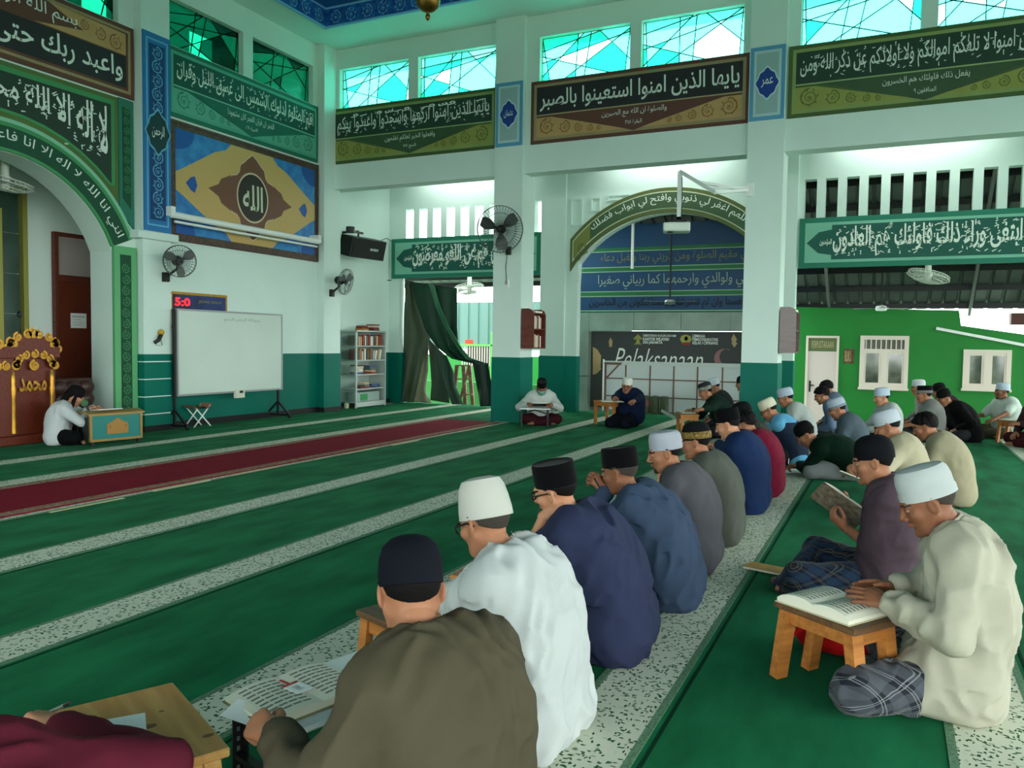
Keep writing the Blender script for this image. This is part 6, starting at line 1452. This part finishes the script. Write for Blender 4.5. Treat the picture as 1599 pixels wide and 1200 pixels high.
person('slate', 'man in a slate blue shirt and songkok holding a pen', (966, 738, .69), 95, .3, hy=-8, hp=14, L=dict(px=(946, 768, .58), pose='pen', dir=(-.2, .5, .6), palm=(.5, .3, -.6), hint=(-.9, .1, -.8)), R=dict(w=(.1, .38, .38)), shirt=(62, 78, 104), cap='songkok', skin=2, lod=0, bulk=.018, amp=.016, hairm=M_GHAIR)
pen(fl(937, 764, .62), fl(928, 749, .665), 'black pen held by the man in slate blue', M_BLACK)
person('grey', 'bearded man in a grey shirt and pale grey cap turning his face', (1037, 708, .715), 92, .2, hy=20, hp=14, L=dict(w=(-.2, .36, .3), pose='hold'), R=dict(w=(.14, .38, .32)), shirt=(90, 89, 96), cap='kufi', capc=(168, 172, 184), skin=1, lod=0, bulk=.012, amp=.008, beard='goatee')
person('og', 'man in an olive grey shirt and black cap with gold lettering', (1085, 691, .70), 91, .19, hy=4, hp=12, L=dict(w=(-.14, .36, .3)), R=dict(w=(.14, .38, .3)), shirt=(88, 92, 84), cap='dome', capc=(16, 17, 20), skin=1, lod=0, bulk=.015, band=(mat('gold cap print', (20, 20, 22), .8, var=.9, vscale=60, col2=(150, 120, 50)), .03, .075))
person('navy2', 'man in a dark blue shirt and tall songkok', (1136, 664, .72), 89, .18, hp=20, L=dict(px=(1112, 692, .5), pose='hold'), R=dict(w=(.14, .36, .4)), shirt=(26, 46, 86), cap='songkok', skin=0, lod=1, bulk=.03)
person('maroon2', 'man in a crimson shirt behind the dark blue shirt', (1163, 663, .655), 88, .2, hp=24, L=dict(w=(-.14, .36, .3)), R=dict(w=(.14, .36, .3)), shirt=(124, 22, 50), cap=None, hair='bare', skin=1, lod=1, bulk=.015)
person('darkgrey', 'man in a charcoal green shirt and black cap beyond the crimson shirt', (1158, 650, .66), 88, .18, hp=20, L=dict(w=(-.14, .36, .3)), R=dict(w=(.14, .36, .3)), shirt=(54, 60, 54), cap='dome', capc=(16, 17, 20), skin=1, lod=1, bulk=.02)
# ---- far left cluster and back of the hall --------------------------
person('bluevest', 'man in a dark vest with sky blue sleeves and cream cap', (1200, 641, .63), 96, .3, hp=34, L=dict(px=(1180, 662, .42), hint=(-1, -.2, -.5)), R=dict(w=(.12, .46, .4)), shirt=(104, 176, 216), vest=(40, 52, 72), sleeve='short', cap='kufi', capc=(214, 208, 184), glasses=True, skin=1, lod=1, bulk=.01)
person('whiteshirt', 'man in a white shirt and white cap behind the blue sleeved man', (1226, 622, .70), 96, .28, hp=22, L=dict(w=(-.14, .4, .36)), R=dict(w=(.14, .4, .36)), shirt=(180, 188, 184), cap='kufi', capc=(176, 190, 206), skin=1, lod=1, bulk=.01)
person('greenblack', 'man in black and dark green with a patterned cap at the splayed table', (1101, 612, .70), 112, .34, hp=24, L=dict(px=(1062, 654, .40), hint=(-1, 0, -.4)), R=dict(w=(.1, .5, .4)), shirt=(16, 40, 32), cap='kufi', capc=(40, 44, 42), band=(mat('patterned cap cloth', (150, 156, 140), .8, var=.9, vscale=45, col2=(30, 36, 34)), .03, .08), skin=1, lod=1, bulk=.02)
person('hiddencap', 'man mostly hidden behind the patterned cap, white cap showing', (1114, 604, .73), 110, .2, hp=24, shirt=(60, 64, 66), cap='kufi', capc=(206, 216, 224), skin=1, lod=2)
person('pillarman', 'man half hidden by the projector pillar', (1158, 600, .72), 110, .1, hp=10, shirt=(150, 140, 104), cap='dome', capc=(22, 22, 24), skin=1, lod=2)
person('tablenavy', 'man in dark navy with white cap and glasses writing at the wooden table', (979, 603, .70), 168, .08, hy=18, hp=14, hr=6, R=dict(px=(951, 628, .50), pose='pen', hint=(1, -.2, -.6)), L=dict(px=(984, 634, .44), pose='hold', hint=(-1, -.2, -.6)), shirt=(16, 30, 58), cap='kufi', capc=(216, 218, 210), glasses=True, skin=1, lod=1, bulk=.03, beard='moustache', bottom=(14, 18, 30), legs='kneel')
person('mask', 'man in white with songkok and mint face mask reading', (846, 606, .645), 205, .2, hp=34, L=dict(px=(862, 632, .38), pose='hold'), R=dict(px=(824, 631, .37), pose='hold'), shirt=(198, 206, 200), cap='songkok', mask=(120, 180, 164), skin=2, lod=1, bulk=.015, bottom=(60, 20, 30))
person('reader', 'person in white with long dark hair reciting into a microphone at the teal desk', (118, 620, .62), -48, .2, hy=8, hp=30, hr=-8, R=dict(px=(136, 640, .45), pose='hold', hint=(1, -.3, -.6)), L=dict(px=(145, 637, .46), pose='hold', hint=(-1, -.3, -.6)), shirt=(206, 212, 214), cap='dome', capc=(18, 16, 18), hair='long', skin=0, lod=1, bottom=(10, 11, 14))
# ---- right row ------------------------------------------------------
person('robe', 'man in a cream tunic and white cap reading at the honey wood table', (1447, 786, .79), 94, .12, hp=26, hy=4, R=dict(px=(1402, 918, .42), pose='flat', dir=(-.25, 1, .1), palm=(-.6, 0, -.8), hint=(1, -.4, -.7)), L=dict(px=(1396, 944, .41), pose='flat', dir=(.25, 1, .12), palm=(.5, 0, -.85), hint=(-.8, -.6, -.6)), shirt=(184, 180, 162), cap='band', capc=(190, 196, 196), long=True, bmat=plaid('dark plaid sarong', (30, 32, 42), (84, 88, 96), (150, 154, 156), 11.), skin=2, lod=0, amp=.018, bulk=.012, collar=(210, 206, 188), knees={-1: (-.26, .36, .10), 1: (.32, .22, .13)}, hairm=M_GHAIR)
n0 = fl(1208, 940, .33); n1 = fl(1335, 987, .33); dd_ = n1-n0; an = math.atan2(dd_[1], dd_[0]); nn = np.array((-dd_[1], dd_[0], 0))/np.linalg.norm(dd_); nn = nn if nn[0] > 0 else -nn; ct = (n0+n1)/2+nn*.14
stool(ct[0], ct[1], an, float(np.linalg.norm(dd_)), .28, .33, 'honey wood table with a thick book before the cream tunic man', M_WOOD, M_TOPD, leg=.062, splay=.045)
open_book((ct[0]-.0, ct[1]+.02, .332), an+.04, .34, .24, 'thick open book on the honey wood table of the cream tunic man', .045, mat('cream board cover', (200, 190, 160), .6))
q = fl(1320, 1012, .06); t = empty('red_bag', (q[0]+.12, q[1], 0), 'bright red cloth bag under the honey wood table', 'bag')
V, Q = sdmesh(lambda P: np.maximum(smin(sd_ell(P, (0, .0, .05), (.11, .2, .075)), sd_ell(P, (.02, .12, .06), (.08, .1, .07)), .05)+cloth(P, 9, .008), .004-P[:, 2]), (-.2, -.28, -.03), (.2, .28, .2), .01); link('sack', np_mesh('sack', V, Q, [fabric((210, 22, 26))]), t)
part('strap', fabric((210, 22, 26)), t, lambda b: b.tube([(-.03, .1, .1), (-.08, .2, .09), (-.1, .26, .03), (-.05, .28, .012)], .01))
person('purple', 'man in a plum grey shirt and black cap holding up a book', (1362, 722, .765), 92, .06, hp=14, L=dict(px=(1322, 826, .36), pose='hold', dir=(-.1, .75, .6), palm=(.5, -.6, .3), hint=(-.6, -.3, -.9)), R=dict(px=(1327, 800, .40), pose='hold', dir=(-.3, .7, .6), palm=(-.5, -.5, .3), hint=(.8, -.3, -.8)), shirt=(84, 68, 78), sleeve='half', cap='dome', capc=(14, 15, 20), bmat=plaid('navy plaid sarong', (16, 24, 44), (40, 60, 84), (110, 104, 80)), skin=1, lod=0, amp=.009, bulk=.012, knees={-1: (-.2, .42, .12), 1: (.26, .34, .17)}, ankles={-1: (-.14, .5, .05), 1: (-.05, .46, .06)}, beard='moustache', collar=(78, 62, 72))
q = fl(1310, 790, .46); open_book((q[0], q[1], .455), PI/2+.05, .3, .2, 'open book with patterned cover held by the plum shirted man', .02, mat('patterned book cover', (150, 140, 120), .5, var=.8, vscale=26, col2=(90, 70, 56)), (.75, -.6))
q = fl(1205, 893); t = empty('closed_book', (q[0], q[1], 0), 'yellow ochre booklet lying on the carpet', 'book', None, -.25); boxo('cover', mat('ochre cover', (196, 148, 62), .5, var=.25, vscale=20), -.07, .07, -.16, .16, 0, .018, t, .003); boxo('page_block', M_PAPER, -.072, .066, -.156, .156, .003, .015, t)
person('cream', 'man in a cream shirt and white cap looking at a phone', (1385, 667, .745), 88, .16, hp=26, L=dict(px=(1340, 752, .36), pose='hold', dir=(0, .8, .4), palm=(.3, -.5, .5)), R=dict(w=(.1, .36, .34)), shirt=(184, 176, 148), cap='kufi', capc=(192, 200, 210), skin=1, lod=1, bulk=.02, bottom=(40, 24, 26))
q = fl(1327, 744, .41); t = empty('mobile_phone', (q[0], q[1], .41), 'black phone in a pale case held by the cream shirted man', 'phone', None, .1); t.rotation_euler = (.35, .3, .15); boxo('case', mat('phone case', (206, 200, 186), .4), -.04, .04, -.08, .08, 0, .01, t, .003); boxo('screen', mat('phone glass', (12, 12, 14), .1), -.036, .036, -.076, .076, .009, .0115, t)
person('beige', 'bareheaded man in a beige short sleeved shirt leaning forward', (1444, 667, .68), 86, .26, hp=24, L=dict(w=(-.16, .42, .22)), R=dict(w=(.14, .4, .25)), shirt=(170, 162, 134), sleeve='short', cap=None, hair='bare', skin=1, lod=1, bulk=.025, bottom=(30, 40, 70))
person('dgreen', 'man in dark green bending down to write on the carpet', (1258, 680, .45), 98, .44, hp=42, L=dict(px=(1248, 728, .095), pose='pen', dir=(.1, 1, -.12), hint=(-1, -.3, .1)), R=dict(w=(.14, .5, .1)), shirt=(12, 40, 28), cap='dome', capc=(12, 13, 16), skin=1, lod=1, bulk=.02, legs='kneel', bottom=(150, 154, 156))
q = fl(1238, 737); sheet((q[0], q[1], .004), .5, .28, .3, 'white paper on the carpet under the writing man'); pen(fl(1231, 727, .04), fl(1232, 715, .12), 'white pen of the man writing on the carpet', M_WHITE)
person('bluegray', 'man in a blue grey shirt with a pale striped cap', (1307, 640, .645), 96, .2, hp=28, L=dict(w=(-.14, .38, .25)), R=dict(w=(.14, .38, .25)), shirt=(84, 98, 108), cap='kufi', capc=(170, 184, 196), band=((120, 134, 150), .03, .05), skin=1, lod=1, bulk=.02)
person('ltblue', 'bareheaded man in a light blue shirt before the pale door', (1283, 618, .70), 94, .22, hp=24, shirt=(116, 136, 168), cap=None, hair='bare', skin=1, lod=1)
person('ltblue2', 'bareheaded man farther behind the light blue shirt', (1290, 607, .73), 94, .2, hp=24, shirt=(104, 116, 140), cap=None, hair='bare', skin=1, lod=2)
person('whiteback', 'man in white shirt and white cap under the grilled window', (1376, 621, .70), 112, .1, hp=12, L=dict(w=(-.14, .32, .25)), R=dict(w=(.14, .34, .25)), shirt=(186, 192, 188), cap='kufi', capc=(190, 208, 226), skin=0, lod=1)
person('songkokR', 'man in a grey shirt wearing a songkok with a silver band', (1442, 617, .71), 98, .12, hp=8, L=dict(w=(-.2, .4, .25)), R=dict(w=(.14, .34, .25)), shirt=(128, 130, 126), sleeve='half', cap='songkok', band=((120, 122, 120), .03, .065), skin=1, lod=1, bulk=.015)
person('capsliver', 'man hidden behind the silver banded songkok', (1433, 606, .745), 98, .12, hp=8, shirt=(150, 150, 146), cap='kufi', capc=(210, 216, 222), skin=1, lod=2)
person('plum2', 'man in a dark plum shirt beside the silver banded songkok', (1466, 612, .685), 100, .22, hp=20, shirt=(64, 38, 54), cap='dome', capc=(16, 16, 18), skin=1, lod=2, bulk=.02)
person('blackbend', 'man in black bending low in front of the green wall', (1474, 622, .655), 116, .36, hp=30, shirt=(10, 10, 12), cap='dome', capc=(12, 12, 14), skin=1, lod=2, bulk=.03)
person('rightwhite', 'man in a pale short sleeved shirt and white cap under the right window', (1564, 612, .74), 122, .06, hp=2, hy=-10, L=dict(px=(1530, 672, .18), hint=(-.9, -.3, -.4)), R=dict(w=(.14, .38, .34)), shirt=(190, 204, 194), sleeve='short', cap='kufi', capc=(184, 200, 216), skin=2, lod=1, bulk=.012, bmat=plaid('olive batik sarong', (50, 50, 34), (84, 78, 48), (120, 100, 60)), beard='goatee')
person('rightedge', 'man cut by the right frame edge behind the small table', (1612, 624, .70), 125, .14, hp=16, shirt=(60, 40, 40), cap='dome', capc=(18, 18, 20), skin=1, lod=1, bottom=(70, 24, 30), L=dict(w=(-.1, .4, .36)))
# ---- remaining tables and books
def front_table(key, dist, lab, lat=0., h=.31, w=.42, d=.28, book=True, da=0., blab=None, m=None):
    P = PEOPLE[key]; p = P['world']((lat, dist, 0)); a = math.atan2(P['r'][1], P['r'][0])+da
    stool(p[0], p[1], a, w, d, h, lab, m)
    if book: open_book((p[0], p[1], h+.002), a, .3, .2, blab or ('open book on the '+lab.split(' before')[0]+' before'+lab.split(' before')[1]))
front_table('navy', .6, 'low wooden table before the navy shirted man')
front_table('slate', .62, 'low wooden table before the slate blue man', h=.34, w=.5)
front_table('grey', .6, 'low orange wood table before the grey shirted man')
front_table('navy2', .6, 'low wooden table before the dark blue shirted man')
front_table('greenblack', .6, 'splayed wooden table before the man with patterned cap', h=.36, w=.5)
front_table('bluevest', .6, 'low wooden table before the blue sleeved man', h=.34, w=.5)
q = fl(1236, 716); stool(q[0]+.1, q[1]+.04, -.4, .44, .3, .34, 'honey wood table left of the man writing on the carpet')
q1, q2 = fl(935, 665), fl(960, 668); stool((q1[0]+q2[0])/2+.25, (q1[1]+q2[1])/2+.02, math.atan2(q2[1]-q1[1], q2[0]-q1[0]), .5, .36, .42, 'square wooden table with four straight legs before the navy clad man', splay=0.)
open_book((q2[0]+.08, q2[1]+.08, .423), -1.1, .36, .24, 'open book on the square wooden table at the back')
P = PEOPLE['mask']; p = P['world']((.12, .42, 0)); t = empty('reading_table', (p[0], p[1], 0), 'small black framed table with white top before the masked man', 'table', 'small wooden reading tables', math.atan2(P['r'][1], P['r'][0]))
boxo('table_top', M_WHITE, -.26, .26, -.16, .16, .30, .315, t)
for sx in (-1, 1):
    for sy in (-1, 1): part('leg', M_BLACK, t, lambda b: b.bar((sx*.22, sy*.13, 0), (sx*.22, sy*.13, .3), .025))
part('side_rail', M_BLACK, t, lambda b: b.tube([(-.22, -.13, .2), (0, -.13, .27), (.22, -.13, .2)], .01))
q = P['world']((.0, .4, .36)); open_book((q[0], q[1], .36), math.atan2(P['r'][1], P['r'][0]), .3, .2, 'dark covered open book in the hands of the masked man', .015, mat('black cover', (24, 20, 20), .6), (.3, 0))
q = fl(1585, 695); stool(q[0]+.2, q[1]-.05, 1.0, .46, .32, .34, 'orange wooden table at the right frame edge'); open_book((q[0]+.15, q[1]+.02, .342), 1.0, .32, .22, 'open book on the table at the right frame edge')
q = fl(1043, 656, .25); sheet((q[0], q[1], .33), .3, .34, .24, 'pale blue sheet held out beside the splayed table', (.5, .2))
q = fl(160, 642, .44); o = boxo('open_paper', M_WPAPER, -.16, .16, -.1, .1, 0, .01); o.location = (q[0]+.05, q[1]-.02, .448); o.rotation_euler = (-.09, 0, -.17); tag(o, 'pale open pages on the sloped teal desk', 'book')
q = fl(132, 630, .55); t = empty('hand_microphone', tuple(q), 'green foam headed microphone at the mouth of the reciter', 'microphone')
part('foam_head', mat('green foam', (70, 110, 76), .95, bump=.3, bscale=80), t, lambda b: b.sphere((0, 0, 0), .045, 14, 10), True); part('grip', M_BLACK, t, lambda b: b.tube([(.01, -.01, -.03), (.07, -.06, -.17)], [.018, .013], 10), True)
# LIFT: everything that stands on the carpet rests on the pile of the bands
for o in list(COL.objects):
    if o.parent is None and o.get('category') in ('table', 'book', 'pen', 'paper', 'badge', 'desk', 'pulpit', 'cabinet', 'stool', 'chair', 'bag', 'box', 'jar', 'whiteboard') and o.name.split('.')[0] not in ('book',): o.location.z += .0035
    elif o.name.split('.')[0] == 'book' and o.get('group') == 'books in the steel cabinet': o.location.z += .0035
